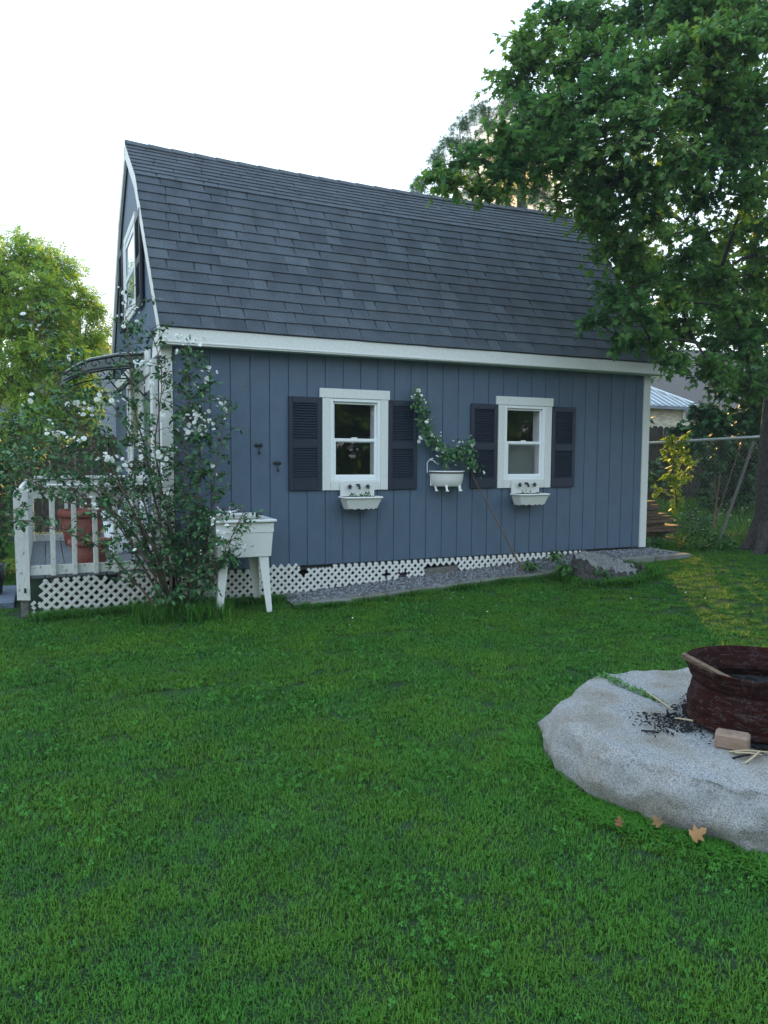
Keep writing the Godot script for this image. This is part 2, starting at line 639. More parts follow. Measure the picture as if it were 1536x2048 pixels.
# ---------------------------------------------------------------- house
const EAVE_Y := 2.42
const ROOF := [Vector2(0.17, 2.4), Vector2(-1.47, 4.32), Vector2(-2.42, 5.02)]   # (z, y) from the near eave to the ridge
const X1 := 5.71


func gable_x(z: float) -> float:
	return -0.468 + 0.0135 * z


func sag(x: float, y: float) -> float:
	return -0.055 * sin(PI * clampf((x + 0.5) / 6.3, 0.0, 1.0)) * clampf((y - 2.3) / 2.7, 0.0, 1.0)


func roof_pt(x: float, lower: bool, s: float, up: float, back := false) -> Vector3:
	var a: Vector2 = ROOF[0] if lower else ROOF[1]
	var e: Vector2 = ROOF[1] if lower else ROOF[2]
	var d := (e - a).normalized()
	var q := a + d * s + Vector2(-d.y, d.x) * -up
	var z := q.x
	var nrm := Vector2(d.y, -d.x)
	q = a + d * s + nrm * up
	z = q.x
	if back:
		z = -4.84 - z
	# the far end of the roof overhangs more and more towards the ridge
	var reach := 0.38 * clampf((q.y - 2.4) / 2.62, 0.0, 1.0) * clampf(x / 5.8, 0.0, 1.0)
	return Vector3(x + reach, q.y + sag(x, q.y), z)


func slab8(b: MB, k: Array) -> void:
	# eight corners: 0-3 bottom, 4-7 top, both in the same order round
	var mid := Vector3.ZERO
	for q in k:
		mid += q / 8.0
	for f in [[0, 1, 2, 3], [4, 5, 6, 7], [0, 1, 5, 4], [1, 2, 6, 5], [2, 3, 7, 6], [3, 0, 4, 7]]:
		var nn: Vector3 = (k[f[1]] - k[f[0]]).cross(k[f[2]] - k[f[0]]).normalized()
		if nn.length() < 0.5:
			nn = (k[f[2]] - k[f[0]]).cross(k[f[3]] - k[f[0]]).normalized()
		if nn.dot((k[f[0]] + k[f[2]]) * 0.5 - mid) < 0.0:
			nn = -nn
		b.face([k[f[0]], k[f[1]], k[f[2]], k[f[3]]], nn)


func prism(b: MB, poly: Array, x0: float, x1: float, skew := 0.0) -> void:
	# poly of Vector2(z, y), thickness along x; skew moves x with z
	var pv := PackedVector2Array(poly)
	var idx := Geometry2D.triangulate_polygon(pv)
	for side in 2:
		var x := x0 if side == 0 else x1
		var nn := Vector3.LEFT if side == 0 else Vector3.RIGHT
		for i in range(0, idx.size(), 3):
			var tr := []
			for j in 3:
				var q := pv[idx[i + j]]
				tr.append(Vector3(x + skew * q.x, q.y, q.x))
			b.face(tr, nn)
	var cw := Geometry2D.is_polygon_clockwise(pv)
	for i in pv.size():
		var a := pv[i]
		var e := pv[(i + 1) % pv.size()]
		var d := (e - a).normalized()
		var nn := Vector3(0, -d.x, d.y) if not cw else Vector3(0, d.x, -d.y)
		b.face([Vector3(x0 + skew * a.x, a.y, a.x), Vector3(x1 + skew * a.x, a.y, a.x), Vector3(x1 + skew * e.x, e.y, e.x), Vector3(x0 + skew * e.x, e.y, e.x)], nn)


func ring(b: MB, x0: float, x1: float, y0: float, y1: float, w: float, z0: float, z1: float, bev := 0.004) -> void:
	b.span(Vector3(x0, y0, z0), Vector3(x0 + w, y1, z1), bev)
	b.span(Vector3(x1 - w, y0, z0), Vector3(x1, y1, z1), bev)
	b.span(Vector3(x0 + w, y0, z0), Vector3(x1 - w, y0 + w, z1), bev)
	b.span(Vector3(x0 + w, y1 - w, z0), Vector3(x1 - w, y1, z1), bev)


func house() -> void:
	var o := thing("garden_shed", "slate blue garden shed with dark gambrel roof, white trim and black shutters", "shed", Vector3(2.6, 0.0, -2.42))
	var holes := [[1.27, 1.858, 0.9, 1.79], [3.47, 4.058, 0.9, 1.79]]
	# front wall: backing sheet with the grooves' dark ground, then a board between each two grooves
	var w := MB.new()
	var xa := -0.46
	for h in holes:
		w.span(Vector3(xa, 0.0, -0.1), Vector3(h[0], 2.3, -0.01))
		w.span(Vector3(h[0], 0.0, -0.1), Vector3(h[1], h[2], -0.01))
		w.span(Vector3(h[0], h[3], -0.1), Vector3(h[1], 2.3, -0.01))
		xa = h[1]
	w.span(Vector3(xa, 0.0, -0.1), Vector3(X1 - 0.01, 2.3, -0.01))
	var wall := part("front_wall", w, M.siding_groove, o)
	for k in range(-2, 28):
		var b := MB.new()
		var x0 := maxf(0.2032 * k + 0.004, -0.36)
		var x1 := minf(0.2032 * (k + 1) - 0.004, 5.6)
		if k == 27:
			x1 = 5.605
		if x1 - x0 < 0.03:
			continue
		var tone := rng.randf_range(0.95, 1.03)
		b.col = Color(tone, tone, tone)
		var cuts := [x0, x1]
		for h in holes:
			for q in [h[0], h[1]]:
				if q > x0 and q < x1:
					cuts.append(q)
		cuts.sort()
		for i in cuts.size() - 1:
			var m: float = (cuts[i] + cuts[i + 1]) * 0.5
			var open := []
			for h in holes:
				if m > h[0] and m < h[1]:
					open = h
			if open.size():
				if cuts.size() == 2:
					var lowb := MB.new()
					lowb.col = b.col
					lowb.span(Vector3(cuts[i], 0.004, -0.012), Vector3(cuts[i + 1], open[2], 0.0), 0.002)
					part("siding_board", lowb, M.siding, wall)
				else:
					b.span(Vector3(cuts[i], 0.004, -0.012), Vector3(cuts[i + 1], open[2], 0.0), 0.002)
				b.span(Vector3(cuts[i], open[3], -0.012), Vector3(cuts[i + 1], 2.3, 0.0), 0.002)
			else:
				b.span(Vector3(cuts[i], 0.004 + rng.randf_range(-0.002, 0.002), -0.012), Vector3(cuts[i + 1], 2.3, rng.randf_range(-0.0006, 0.0006)), 0.003)
		part("siding_board", b, M.siding, wall)
	# other walls, floor and ceiling close the room
	var b := MB.new()
	b.span(Vector3(-0.5, 0.0, -4.82), Vector3(5.68, 2.3, -4.72))
	part("back_wall", b, M.siding, o)
	b = MB.new()
	prism(b, [Vector2(-0.012, 0.0), Vector2(-0.012, 2.35), Vector2(-1.5, 4.1), Vector2(-2.42, 4.86), Vector2(-3.34, 4.1), Vector2(-4.8, 2.35), Vector2(-4.8, 0.0)], 5.58, 5.68)
	part("end_wall", b, M.siding, o)
	b = MB.new()
	b.span(Vector3(-0.42, -0.06, -4.7), Vector3(5.57, 0.06, -0.11))
	part("floor", b, M.inside, o)
	b = MB.new()
	b.span(Vector3(-0.42, 2.34, -4.7), Vector3(5.57, 2.4, -0.02))
	part("ceiling", b, M.inside, o)
	# gable wall with vertical boards
	b = MB.new()
	prism(b, [Vector2(-0.012, 0.0), Vector2(-0.012, 2.35), Vector2(-1.5, 4.13), Vector2(-2.42, 4.88), Vector2(-3.34, 4.13), Vector2(-4.8, 2.35), Vector2(-4.8, 0.0)], -0.44, -0.36, 0.0135)
	var gable := part("gable_wall", b, M.siding_groove, o)
	for k in 24:
		var z1 := -0.02 - 0.2 * k
		var z0 := z1 - 0.192
		if z0 < -4.8:
			continue
		var top := func(z: float) -> float:
			var a := absf(z + 2.42)
			return 4.84 - a * 0.81 if a < 0.92 else 4.09 - (a - 0.92) * 1.2
		b = MB.new()
		var q0: float = top.call(z0)
		var q1: float = top.call(z1)
		var poly := [Vector2(z1, 0.02), Vector2(z1, q1), Vector2(z0, q0), Vector2(z0, 0.02)]
		if z0 < -2.42 and z1 > -2.42:
			poly = [Vector2(z1, 0.02), Vector2(z1, q1), Vector2(-2.42, 4.84), Vector2(z0, q0), Vector2(z0, 0.02)]
		prism(b, poly, -0.452, -0.44, 0.0135)
		part("siding_board", b, M.siding, gable)
	# corner boards
	b = MB.new()
	b.span(Vector3(-0.476, -0.005, -0.11), Vector3(-0.366, 2.26, 0.02), 0.004)
	part("corner_board", b, M.trim, o)
	b = MB.new()
	b.span(Vector3(5.607, -0.005, -0.11), Vector3(5.712, 2.26, 0.02), 0.004)
	part("corner_board", b, M.trim, o)
	# eave: soffit and fascia
	b = MB.new()
	b.span(Vector3(-0.5, 2.235, 0.0), Vector3(5.76, 2.262, 0.15), 0.003)
	part("soffit", b, M.trim, o)
	b = MB.new()
	slab8(b, [Vector3(-0.49, 2.225, 0.15), Vector3(5.77, 2.245, 0.15), Vector3(5.77, 2.245, 0.172), Vector3(-0.49, 2.225, 0.172), Vector3(-0.49, 2.395, 0.145), Vector3(5.77, 2.39, 0.145), Vector3(5.77, 2.375, 0.172), Vector3(-0.49, 2.382, 0.172)])
	part("fascia", b, M.trim, o)
	b = MB.new()
	b.span(Vector3(-0.485, 2.243, 0.172), Vector3(5.765, 2.258, 0.18), 0.003)
	part("fascia_bead", b, M.trim, o)
	roof(o)
	# rake boards and the return at the eave, gable side
	for back in [false, true]:
		b = MB.new()
		for lower in [true, false]:
			var ln: float = (ROOF[1] - ROOF[0]).length() if lower else (ROOF[2] - ROOF[1]).length()
			var k := []
			for s in [0.0, ln]:
				for u in [-0.15, -0.006]:
					for x in [-0.5, -0.47]:
						var q := roof_pt(0.0, lower, s, u, back)
						k.append(Vector3(x + 0.0135 * q.z, q.y, q.z))
			slab8(b, [k[0], k[1], k[5], k[4], k[2], k[3], k[7], k[6]])
		part("rake_board", b, M.trim, o)
	b = MB.new()
	prism(b, [Vector2(0.17, 2.22), Vector2(0.17, 2.4), Vector2(0.08, 2.5), Vector2(-0.42, 2.3), Vector2(-0.5, 2.16), Vector2(-0.1, 2.16)], -0.485, -0.462, 0.0135)
	part("eave_return", b, M.trim, o)
	b = MB.new()
	b.span(Vector3(-0.53, 2.14, -4.6), Vector3(-0.5, 2.27, -0.52), 0.004)
	part("belly_band", b, M.trim, o)
	# windows in the front wall, with shutters
	for i in 2:
		front_window(o, 2.2 * i, i)
		for s in 2:
			var x0: float = [0.806, 1.955][s] + 2.2 * i
			shutter(o, Vector3(x0, 0.806, 0.002), Vector3(1, 0, 0), Vector3(0, 0, 1), 0.36 if s == 0 else 0.352, 0.986)
	gable_window(o)
	doors(o)
	# chipped wall hooks are separate things; the crawl space stays dark behind the lattice
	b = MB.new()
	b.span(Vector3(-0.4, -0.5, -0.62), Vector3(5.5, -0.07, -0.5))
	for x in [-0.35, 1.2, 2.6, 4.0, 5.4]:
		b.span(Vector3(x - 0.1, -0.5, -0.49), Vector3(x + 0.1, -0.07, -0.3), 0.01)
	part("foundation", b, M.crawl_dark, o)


func roof(o: Node3D) -> void:
	var b := MB.new()
	for back in [false, true]:
		for lower in [true, false]:
			var ln: float = (ROOF[1] - ROOF[0]).length() if lower else (ROOF[2] - ROOF[1]).length()
			var n := 12
			for i in n:
				var xa := lerpf(-0.47, 5.77, float(i) / n)
				var xb := lerpf(-0.47, 5.77, float(i + 1) / n)
				var k := []
				for u in [-0.05, -0.004]:
					for q in [[xa, 0.0], [xb, 0.0], [xb, ln], [xa, ln]]:
						var pt := roof_pt(q[0], lower, q[1], u, back)
						if i == 0 and q[0] == xa:
							pt.x += 0.0135 * pt.z
						k.append(pt)
				slab8(b, k)
	var base := part("roof", b, M.shingle_1, o)
	var rest := MB.new()
	var made := 0
	for lower in [true, false]:
		var ln: float = (ROOF[1] - ROOF[0]).length() if lower else (ROOF[2] - ROOF[1]).length()
		var rows := 15 if lower else 9
		for r in rows:
			var s0 := ln * r / rows - (0.02 if r == 0 else 0.0)
			var s1 := minf(ln * (r + 1) / rows + 0.03, ln)
			var x := -0.495
			var tab := rng.randf() < 0.5
			while x < 5.79:
				var wd := rng.randf_range(0.13, 0.3) if tab else rng.randf_range(0.2, 0.62)
				var xe := minf(x + wd, 5.79)
				if 5.79 - xe < 0.12:
					xe = 5.79
				var lift := 0.0165 if tab else 0.0155
				var sl := rng.randf_range(0.0, 0.02)
				var ke := []
				var wob := rng.randf_range(-0.004, 0.004)
				for q in [[x, s0 + wob, 0.0], [xe, s0 + wob, 0.0], [xe, s1, -0.002], [x, s1, -0.002], [x, s0 + wob, lift], [xe, s0 + wob, lift], [xe - sl, s1, 0.003], [x + sl, s1, 0.003]]:
					var pt := roof_pt(q[0], lower, q[1], q[2])
					if q[0] < -0.4:
						pt.x = gable_x(pt.z) - 0.035 + rng.randf_range(-0.004, 0.002)
					ke.append(pt)
				var kind: int = ([0, 2, 2, 0, 3][rng.randi_range(0, 4)] if tab else [1, 3, 4, 1, 0][rng.randi_range(0, 4)])
				if (s0 < 2.2 and lower and r < 13) and made < 298:
					var piece := MB.new()
					slab8(piece, ke)
					part("shingle", piece, M["shingle_%d" % kind], base)
					made += 1
				else:
					rest.col = Color(1, 1, 1) * [1.05, 0.9, 1.15, 0.95, 0.75][kind]
					slab8(rest, ke)
				x = xe
				tab = not tab
	var ro := part("shingle_field", rest, M.shingle_0, base)
	ro.set_meta("kind", "stuff")
	# ridge cap
	b = MB.new()
	for i in 24:
		var xa := lerpf(-0.53, 6.17, i / 24.0)
		var xb := lerpf(-0.53, 6.17, (i + 1) / 24.0) + 0.03
		for s in [1.0, -1.0]:
			var ya := 5.02 + sag(xa, 5.02)
			var yb := 5.02 + sag(xb, 5.02)
			slab8(b, [Vector3(xa, ya + 0.012, -2.42), Vector3(xb, yb + 0.006, -2.42), Vector3(xb, yb - 0.085, -2.42 + s * 0.13), Vector3(xa, ya - 0.08, -2.42 + s * 0.13), Vector3(xa, ya + 0.026, -2.42), Vector3(xb, yb + 0.016, -2.42), Vector3(xb, yb - 0.075, -2.42 + s * 0.135), Vector3(xa, ya - 0.066, -2.42 + s * 0.135)])
	part("ridge_cap", b, M.shingle_3, base)


func front_window(o: Node3D, dx: float, which: int) -> void:
	var b := MB.new()
	b.span(Vector3(1.15 + dx, 1.79, 0.0), Vector3(1.966 + dx, 1.89, 0.026), 0.003)
	b.span(Vector3(1.18 + dx, 0.803, 0.0), Vector3(1.27 + dx, 1.789, 0.022), 0.003)
	b.span(Vector3(1.858 + dx, 0.803, 0.0), Vector3(1.95 + dx, 1.789, 0.022), 0.003)
	b.span(Vector3(1.272 + dx, 0.803, 0.0), Vector3(1.856 + dx, 0.9, 0.021), 0.003)
	var win := part("window", b, M.trim, o)
	b = MB.new()
	ring(b, 1.27 + dx, 1.858 + dx, 0.9, 1.79, 0.035, -0.07, 0.016)
	b.span(Vector3(1.3 + dx, 0.93, -0.1), Vector3(1.306 + dx, 1.76, -0.071))
	b.span(Vector3(1.822 + dx, 0.93, -0.19), Vector3(1.83 + dx, 1.76, -0.071))
	part("window_frame", b, M.vinyl, win)
	b = MB.new()
	ring(b, 1.305 + dx, 1.823 + dx, 1.318, 1.755, 0.024, -0.045, -0.014)
	part("upper_sash", b, M.vinyl, win)
	b = MB.new()
	ring(b, 1.305 + dx, 1.823 + dx, 0.936, 1.362, 0.034, -0.016, 0.004)
	b.span(Vector3(1.33 + dx, 0.936, 0.0042), Vector3(1.8 + dx, 0.95, 0.012), 0.002)
	part("lower_sash", b, M.vinyl, win)
	b = MB.new()
	b.span(Vector3(1.52 + dx, 1.362, -0.014), Vector3(1.59 + dx, 1.374, 0.002), 0.003)
	part("sash_lock", b, M.vinyl, win)
	b = MB.new()
	b.span(Vector3(1.329 + dx, 1.342, -0.033), Vector3(1.799 + dx, 1.731, -0.029))
	part("pane", b, M.glass, win)
	b = MB.new()
	b.span(Vector3(1.339 + dx, 0.97, -0.009), Vector3(1.789 + dx, 1.328, -0.005))
	part("pane", b, M.glass, win)
	# what shows inside: a strip of pale curtain at the right, in the second window a lowered blind
	b = MB.new()
	if which == 1:
		for i in 3:
			var xa := 1.93 + 0.03 * i + dx
			b.tube([Vector3(xa, 0.92, -0.2), Vector3(xa + 0.004, 1.8, -0.2)], [0.016], 6)
		part("curtain", b, M.curtain, win)
		b = MB.new()
		b.span(Vector3(1.3 + dx, 0.92, -0.13), Vector3(1.79 + dx, 1.33, -0.124))
		part("blind", b, M.blind, win)


# shutter: a frame of stiles and rails, two bays of louvres; u runs along its width, nn faces out
func shutter(o: Node3D, at: Vector3, u: Vector3, nn: Vector3, wd: float, ht: float) -> void:
	var bas := Basis(u, Vector3.UP, nn)
	var xf := Transform3D(bas, at)
	var b := MB.new()
	b.t = xf
	var st := 0.046
	b.span(Vector3(0, 0, 0), Vector3(st, ht, 0.03), 0.004)
	b.span(Vector3(wd - st, 0, 0), Vector3(wd, ht, 0.03), 0.004)
	for q in [[0.0, 0.12], [0.455, 0.54], [0.935, 1.0]]:
		b.span(Vector3(st, q[0] * ht, 0.0), Vector3(wd - st, q[1] * ht, 0.028), 0.003)
	b.span(Vector3(st, 0.02, 0.0), Vector3(wd - st, ht - 0.02, 0.004))
	var sh := part("shutter", b, M.shutter, o)
	for bay in [[0.12, 0.455, 12], [0.54, 0.935, 14]]:
		for i in bay[2]:
			var y: float = lerpf(bay[0], bay[1], (i + 0.5) / bay[2]) * ht
			var s := MB.new()
			s.t = xf
			s.box(Vector3(wd * 0.5, y, 0.014), Vector3(wd - 2 * st, 0.026, 0.005), 0.0015, Basis(Vector3.RIGHT, -0.75))
			part("louvre", s, M.shutter, sh)


func gable_window(o: Node3D) -> void:
	var f := func(a: float, e: float, y0: float, y1: float, x0: float, x1: float, bb: MB) -> void:
		bb.span(Vector3(gable_x(a) - x1, y0, e), Vector3(gable_x(a) - x0, y1, a), 0.003)
	var b := MB.new()
	f.call(-1.64, -2.94, 3.86, 3.96, 0.0, 0.03, b)
	f.call(-1.66, -1.75, 2.86, 3.858, 0.0, 0.026, b)
	f.call(-2.83, -2.92, 2.86, 3.858, 0.0, 0.026, b)
	f.call(-1.752, -2.828, 2.86, 2.95, 0.0, 0.025, b)
	var win := part("window", b, M.trim, o)
	b = MB.new()
	f.call(-1.76, -1.83, 2.955, 3.855, 0.0, 0.02, b)
	f.call(-2.75, -2.82, 2.955, 3.855, 0.0, 0.02, b)
	f.call(-1.832, -2.748, 3.79, 3.855, 0.0, 0.02, b)
	f.call(-1.832, -2.748, 2.955, 3.02, 0.0, 0.02, b)
	f.call(-1.832, -2.748, 3.36, 3.43, 0.0, 0.022, b)
	part("sash", b, M.vinyl, win)
	b = MB.new()
	b.span(Vector3(-0.503, 3.43, -2.748), Vector3(-0.499, 3.79, -1.832))
	part("pane", b, M.gable_glass, win)
	b = MB.new()
	b.span(Vector3(-0.503, 3.02, -2.748), Vector3(-0.499, 3.36, -1.832))
	part("pane", b, M.gable_glass, win)
	shutter(o, Vector3(gable_x(-1.5) - 0.004, 2.83, -1.62), Vector3(0, 0, 1), Vector3(-1, 0, 0), 0.46, 1.04)
	shutter(o, Vector3(gable_x(-3.3) - 0.004, 2.83, -3.42), Vector3(0, 0, 1), Vector3(-1, 0, 0), 0.46, 1.04)


func doors(o: Node3D) -> void:
	var x := -0.505
	var b := MB.new()
	b.span(Vector3(x - 0.03, 0.06, -0.3), Vector3(x + 0.03, 2.12, -0.18), 0.004)
	b.span(Vector3(x - 0.03, 0.06, -2.75), Vector3(x + 0.03, 2.12, -2.63), 0.004)
	b.span(Vector3(x - 0.034, 2.0, -2.628), Vector3(x + 0.03, 2.12, -0.302), 0.004)
	part("door_casing", b, M.trim, o)
	for k in 2:
		var za := -0.32 - 1.15 * k
		b = MB.new()
		for q in [[0.08, 1.99, 0.0, 0.16], [0.08, 1.99, 0.97, 1.13], [0.08, 0.4, 0.161, 0.969], [1.84, 1.99, 0.161, 0.969]]:
			b.span(Vector3(x - 0.014, q[0], za - q[3]), Vector3(x + 0.02, q[1], za - q[2]), 0.004)
		var d := part("door", b, M.vinyl, o)
		b = MB.new()
		b.span(Vector3(x - 0.002, 0.4, za - 0.969), Vector3(x + 0.002, 1.84, za - 0.161))
		part("pane", b, M.gable_glass, d)
		b = MB.new()
		b.tube([Vector3(x - 0.014, 1.0, za - 0.08 - 0.97 * (1 - k)), Vector3(x - 0.06, 1.0, za - 0.08 - 0.97 * (1 - k))], [0.012], 8)
		b.lathe(Vector3(x - 0.075, 0.975, za - 0.08 - 0.97 * (1 - k)), [Vector2(0.001, 0), Vector2(0.025, 0.012), Vector2(0.025, 0.038), Vector2(0.001, 0.05)], 10)
		part("door_knob", b, M.black_iron, d)


# ---------------------------------------------------------------- lattice: laths at 45 degrees, two layers, clipped to a region
func lattice(o: Node3D, xa: float, xb: float, lo: Callable, hi: Callable, gaps: Array, zf: float, pitch: float) -> void:
	var wd := 0.0285
	for layer in 2:
		var dir := Vector2(1, 1 if layer == 0 else -1).normalized()
		var ymid := -0.15
		var k0 := int(floor((xa - 0.6) / pitch))
		var k1 := int(ceil((xb + 0.6) / pitch))
		for k in range(k0, k1 + 1):
			var c0 := Vector2(k * pitch + rng.randf_range(-0.003, 0.003), ymid)
			var b := MB.new()
			var start := -9.0
			var t := -0.62
			while t <= 0.63:
				var q := c0 + dir * t
				var inside: bool = q.x > xa and q.x < xb and q.y > lo.call(q.x) and q.y < hi.call(q.x)
				if inside:
					for g in gaps:
						if q.x > g[0] and q.x < g[1] and q.y > g[2] and q.y < g[3]:
							inside = false
				if inside and start < -5.0:
					start = t
				if not inside and start > -5.0:
					if t - start > 0.03:
						var a := c0 + dir * start
						var e := c0 + dir * (t - 0.012)
						var m := (a + e) * 0.5
						b.box(Vector3(m.x, m.y, zf - layer * 0.007), Vector3((e - a).length(), wd, 0.006), 0.0012, Basis(Vector3.BACK, dir.angle()))
					start = -9.0
				t += 0.012
			if b.v.size():
				part("lath", b, M.lattice, o)


func skirting() -> void:
	var o := thing("lattice_skirting", "long white lattice skirting under the blue shed wall, broken around a wooden beam", "lattice", Vector3(2.3, -0.33, -0.02))
	var lo := func(x: float) -> float:
		if x < 1.1:
			return -0.29 - 0.03 * sin(x * 3.0)
		if x < 3.45:
			return lerpf(-0.275, -0.13, (x - 1.1) / 2.35)
		return lerpf(-0.13, -0.02, (x - 3.45) / 1.3)
	var hi := func(x: float) -> float:
		return -0.008 + (0.035 if x > 0.45 and x < 0.9 else 0.0)
	lattice(o, -0.36, 4.78, lo, hi, [[2.43, 2.87, -0.4, -0.085], [0.93, 1.0, -0.09, 0.1], [1.0, 1.3, -0.03, 0.1], [1.93, 1.96, -0.2, -0.1], [2.1, 2.2, -0.25, -0.14]], 0.004, 0.081)
	var b := MB.new()
	b.box(Vector3(2.66, -0.16, -0.06), Vector3(0.46, 0.1, 0.09), 0.012, Basis(Vector3.BACK, 0.06))
	b.box(Vector3(2.64, -0.225, -0.045), Vector3(0.44, 0.03, 0.1), 0.006, Basis(Vector3.BACK, 0.07))
	single("wooden_beam", b, M.gray_wood, "weathered wooden beam showing through the hole in the white lattice under the shed", "beam")


# ---------------------------------------------------------------- deck at the shed's end
func deck() -> void:
	var o := thing("porch_deck", "small grey board deck with peeling white railings at the shed's gable end", "deck", Vector3(-1.1, -0.36, -1.5))
	for k in 7:
		var x0 := -1.72 + 0.18 * k
		var b := MB.new()
		var tone := rng.randf_range(0.85, 1.08)
		b.col = Color(tone, tone, tone)
		b.span(Vector3(x0, 0.015, -3.1), Vector3(x0 + 0.173, 0.045 + rng.randf_range(0, 0.003), -0.03), 0.004)
		part("deck_board", b, M.deck_wood, o)
	var b := MB.new()
	b.span(Vector3(-1.72, -0.14, -3.1), Vector3(-0.48, 0.012, -3.04), 0.004)
	b.span(Vector3(-1.72, -0.14, -3.03), Vector3(-1.68, 0.012, -0.07), 0.004)
	for k in 4:
		b.span(Vector3(-1.5 + 0.3 * k, -0.12, -3.03), Vector3(-1.46 + 0.3 * k, 0.01, -0.07), 0.003)
	part("joist", b, M.gray_wood, o)
	# corner posts: two boards wrapped round a post, top cut to a slant
	for z in [-0.02, -3.08]:
		b = MB.new()
		slab8(b, [Vector3(-1.785, -0.17, z - 0.1), Vector3(-1.675, -0.18, z - 0.1), Vector3(-1.675, -0.18, z + 0.022), Vector3(-1.785, -0.17, z + 0.022), Vector3(-1.795, 0.8, z - 0.1), Vector3(-1.672, 0.8, z - 0.1), Vector3(-1.672, 0.8, z + 0.022), Vector3(-1.795, 0.8, z + 0.022)])
		slab8(b, [Vector3(-1.795, 0.801, z - 0.1), Vector3(-1.672, 0.801, z - 0.1), Vector3(-1.672, 0.801, z + 0.022), Vector3(-1.795, 0.801, z + 0.022), Vector3(-1.775, 0.86, z - 0.1), Vector3(-1.7, 0.86, z - 0.1), Vector3(-1.7, 0.86, z + 0.022), Vector3(-1.775, 0.86, z + 0.022)])
		part("post", b, M.old_paint, o)
		b = MB.new()
		b.span(Vector3(-1.755, -0.4, z - 0.075), Vector3(-1.69, -0.182, z + 0.0), 0.005)
		part("post_foot", b, M.gray_wood, o)
	b = MB.new()
	b.span(Vector3(-1.725, -0.105, 0.021), Vector3(-1.705, -0.06, 0.03), 0.003)
	part("bolt", b, M.black_iron, o)
	for z in [-0.035, -3.05]:
		b = MB.new()
		slab8(b, [Vector3(-1.672, 0.045, z - 0.03), Vector3(-0.48, 0.05, z - 0.03), Vector3(-0.48, 0.05, z), Vector3(-1.672, 0.045, z), Vector3(-1.672, 0.135, z - 0.03), Vector3(-0.48, 0.135, z - 0.03), Vector3(-0.48, 0.135, z), Vector3(-1.672, 0.135, z)])
		part("bottom_rail", b, M.old_paint, o)
		b = MB.new()
		b.span(Vector3(-1.672, 0.76, z - 0.03), Vector3(-0.48, 0.84, z), 0.004)
		b.box(Vector3(-1.06, 0.875, z - 0.01), Vector3(1.2, 0.034, 0.13), 0.005, Basis(Vector3.RIGHT, 0.02))
		part("top_rail", b, M.old_paint, o)
		for k in 6:
			var x := -1.47 + 0.185 * k
			b = MB.new()
			b.box(Vector3(x, 0.41, z + 0.021), Vector3(0.045, 0.74, 0.04), 0.004, Basis(Vector3.BACK, rng.randf_range(-0.012, 0.012)))
			part("baluster", b, M.old_paint, o)
	# railing along the outer side
	b = MB.new()
	b.span(Vector3(-1.76, 0.045, -2.96), Vector3(-1.725, 0.13, -0.14), 0.004)
	part("bottom_rail", b, M.old_paint, o)
	b = MB.new()
	b.span(Vector3(-1.76, 0.78, -2.96), Vector3(-1.725, 0.86, -0.14), 0.004)
	part("top_rail", b, M.old_paint, o)
	for k in 14:
		b = MB.new()
		b.span(Vector3(-1.722, 0.05, -2.85 + 0.19 * k), Vector3(-1.685, 0.8, -2.805 + 0.19 * k), 0.004)
		part("baluster", b, M.old_paint, o)
	var l := thing("deck_lattice", "broken white lattice panel below the porch deck, beside the peeling corner post", "lattice", Vector3(-1.1, -0.36, 0.0))
	var lo := func(x: float) -> float: return -0.37
	var hi := func(x: float) -> float: return lerpf(0.0, 0.045, (x + 1.65) / 1.2)
	lattice(l, -1.67, -0.42, lo, hi, [[-1.7, -1.6, -0.18, 0.2], [-1.63, -1.61, -0.3, -0.15], [-1.0, -0.87, -0.045, 0.1], [-1.1, -0.98, -0.0, 0.1]], -0.03, 0.088)
	# pots on the deck
	var pot := func(called: String, label: String, at: Vector3, r: float, h: float, m: Material) -> Node3D:
		var t := thing(called, label, "flower pot", at, "pots on the deck")
		var pb := MB.new()
		pb.lathe(at, [Vector2(0.01, 0.0), Vector2(r * 0.7, 0.0), Vector2(r * 0.74, h * 0.05), Vector2(r * 0.93, h * 0.78), Vector2(r * 0.88, h * 0.8), Vector2(r * 0.86, h * 0.75), Vector2(0.01, h * 0.72)], 28)
		part("pot_body", pb, m, t)
		pb = MB.new()
		pb.lathe(at, [Vector2(r * 0.93, h * 0.8), Vector2(r * 1.02, h * 0.8), Vector2(r * 1.04, h * 0.86), Vector2(r * 1.03, h * 0.97), Vector2(r, h), Vector2(r * 0.93, h * 0.98), Vector2(r * 0.9, h * 0.8)], 28)
		part("pot_rim", pb, m, t)
		pb = MB.new()
		pb.lathe(at, [Vector2(0.01, h * 0.84), Vector2(r * 0.9, h * 0.82)], 20)
		part("potting_soil", pb, M.soil, t)
		return t
	pot.call("flower_pot", "large terracotta pot standing farther back on the deck", Vector3(-1.12, 0.046, -2.5), 0.27, 0.44, M.terracotta)
	pot.call("flower_pot", "smaller terracotta pot just behind the front railing of the deck", Vector3(-1.13, 0.046, -0.42), 0.2, 0.28, M.terracotta)
	pot.call("flower_pot", "tall smooth white pot on the deck near the shed door", Vector3(-0.78, 0.046, -1.5), 0.17, 0.48, M.white_pot)
	# blue-grey step and dark planter to the left of the deck
	b = MB.new()
	for k in 3:
		b.span(Vector3(-2.9, -0.37, -1.6 + 0.36 * k), Vector3(-1.83, -0.28, -1.25 + 0.36 * k), 0.006)
	single("boardwalk", b, M.blue_step, "low blue grey boardwalk left of the deck's corner post", "boardwalk")
	b = MB.new()
	b.lathe(Vector3(-2.1, -0.27, -1.1), [Vector2(0.01, 0), Vector2(0.14, 0), Vector2(0.17, 0.3), Vector2(0.15, 0.3), Vector2(0.14, 0.26), Vector2(0.01, 0.26)], 20)
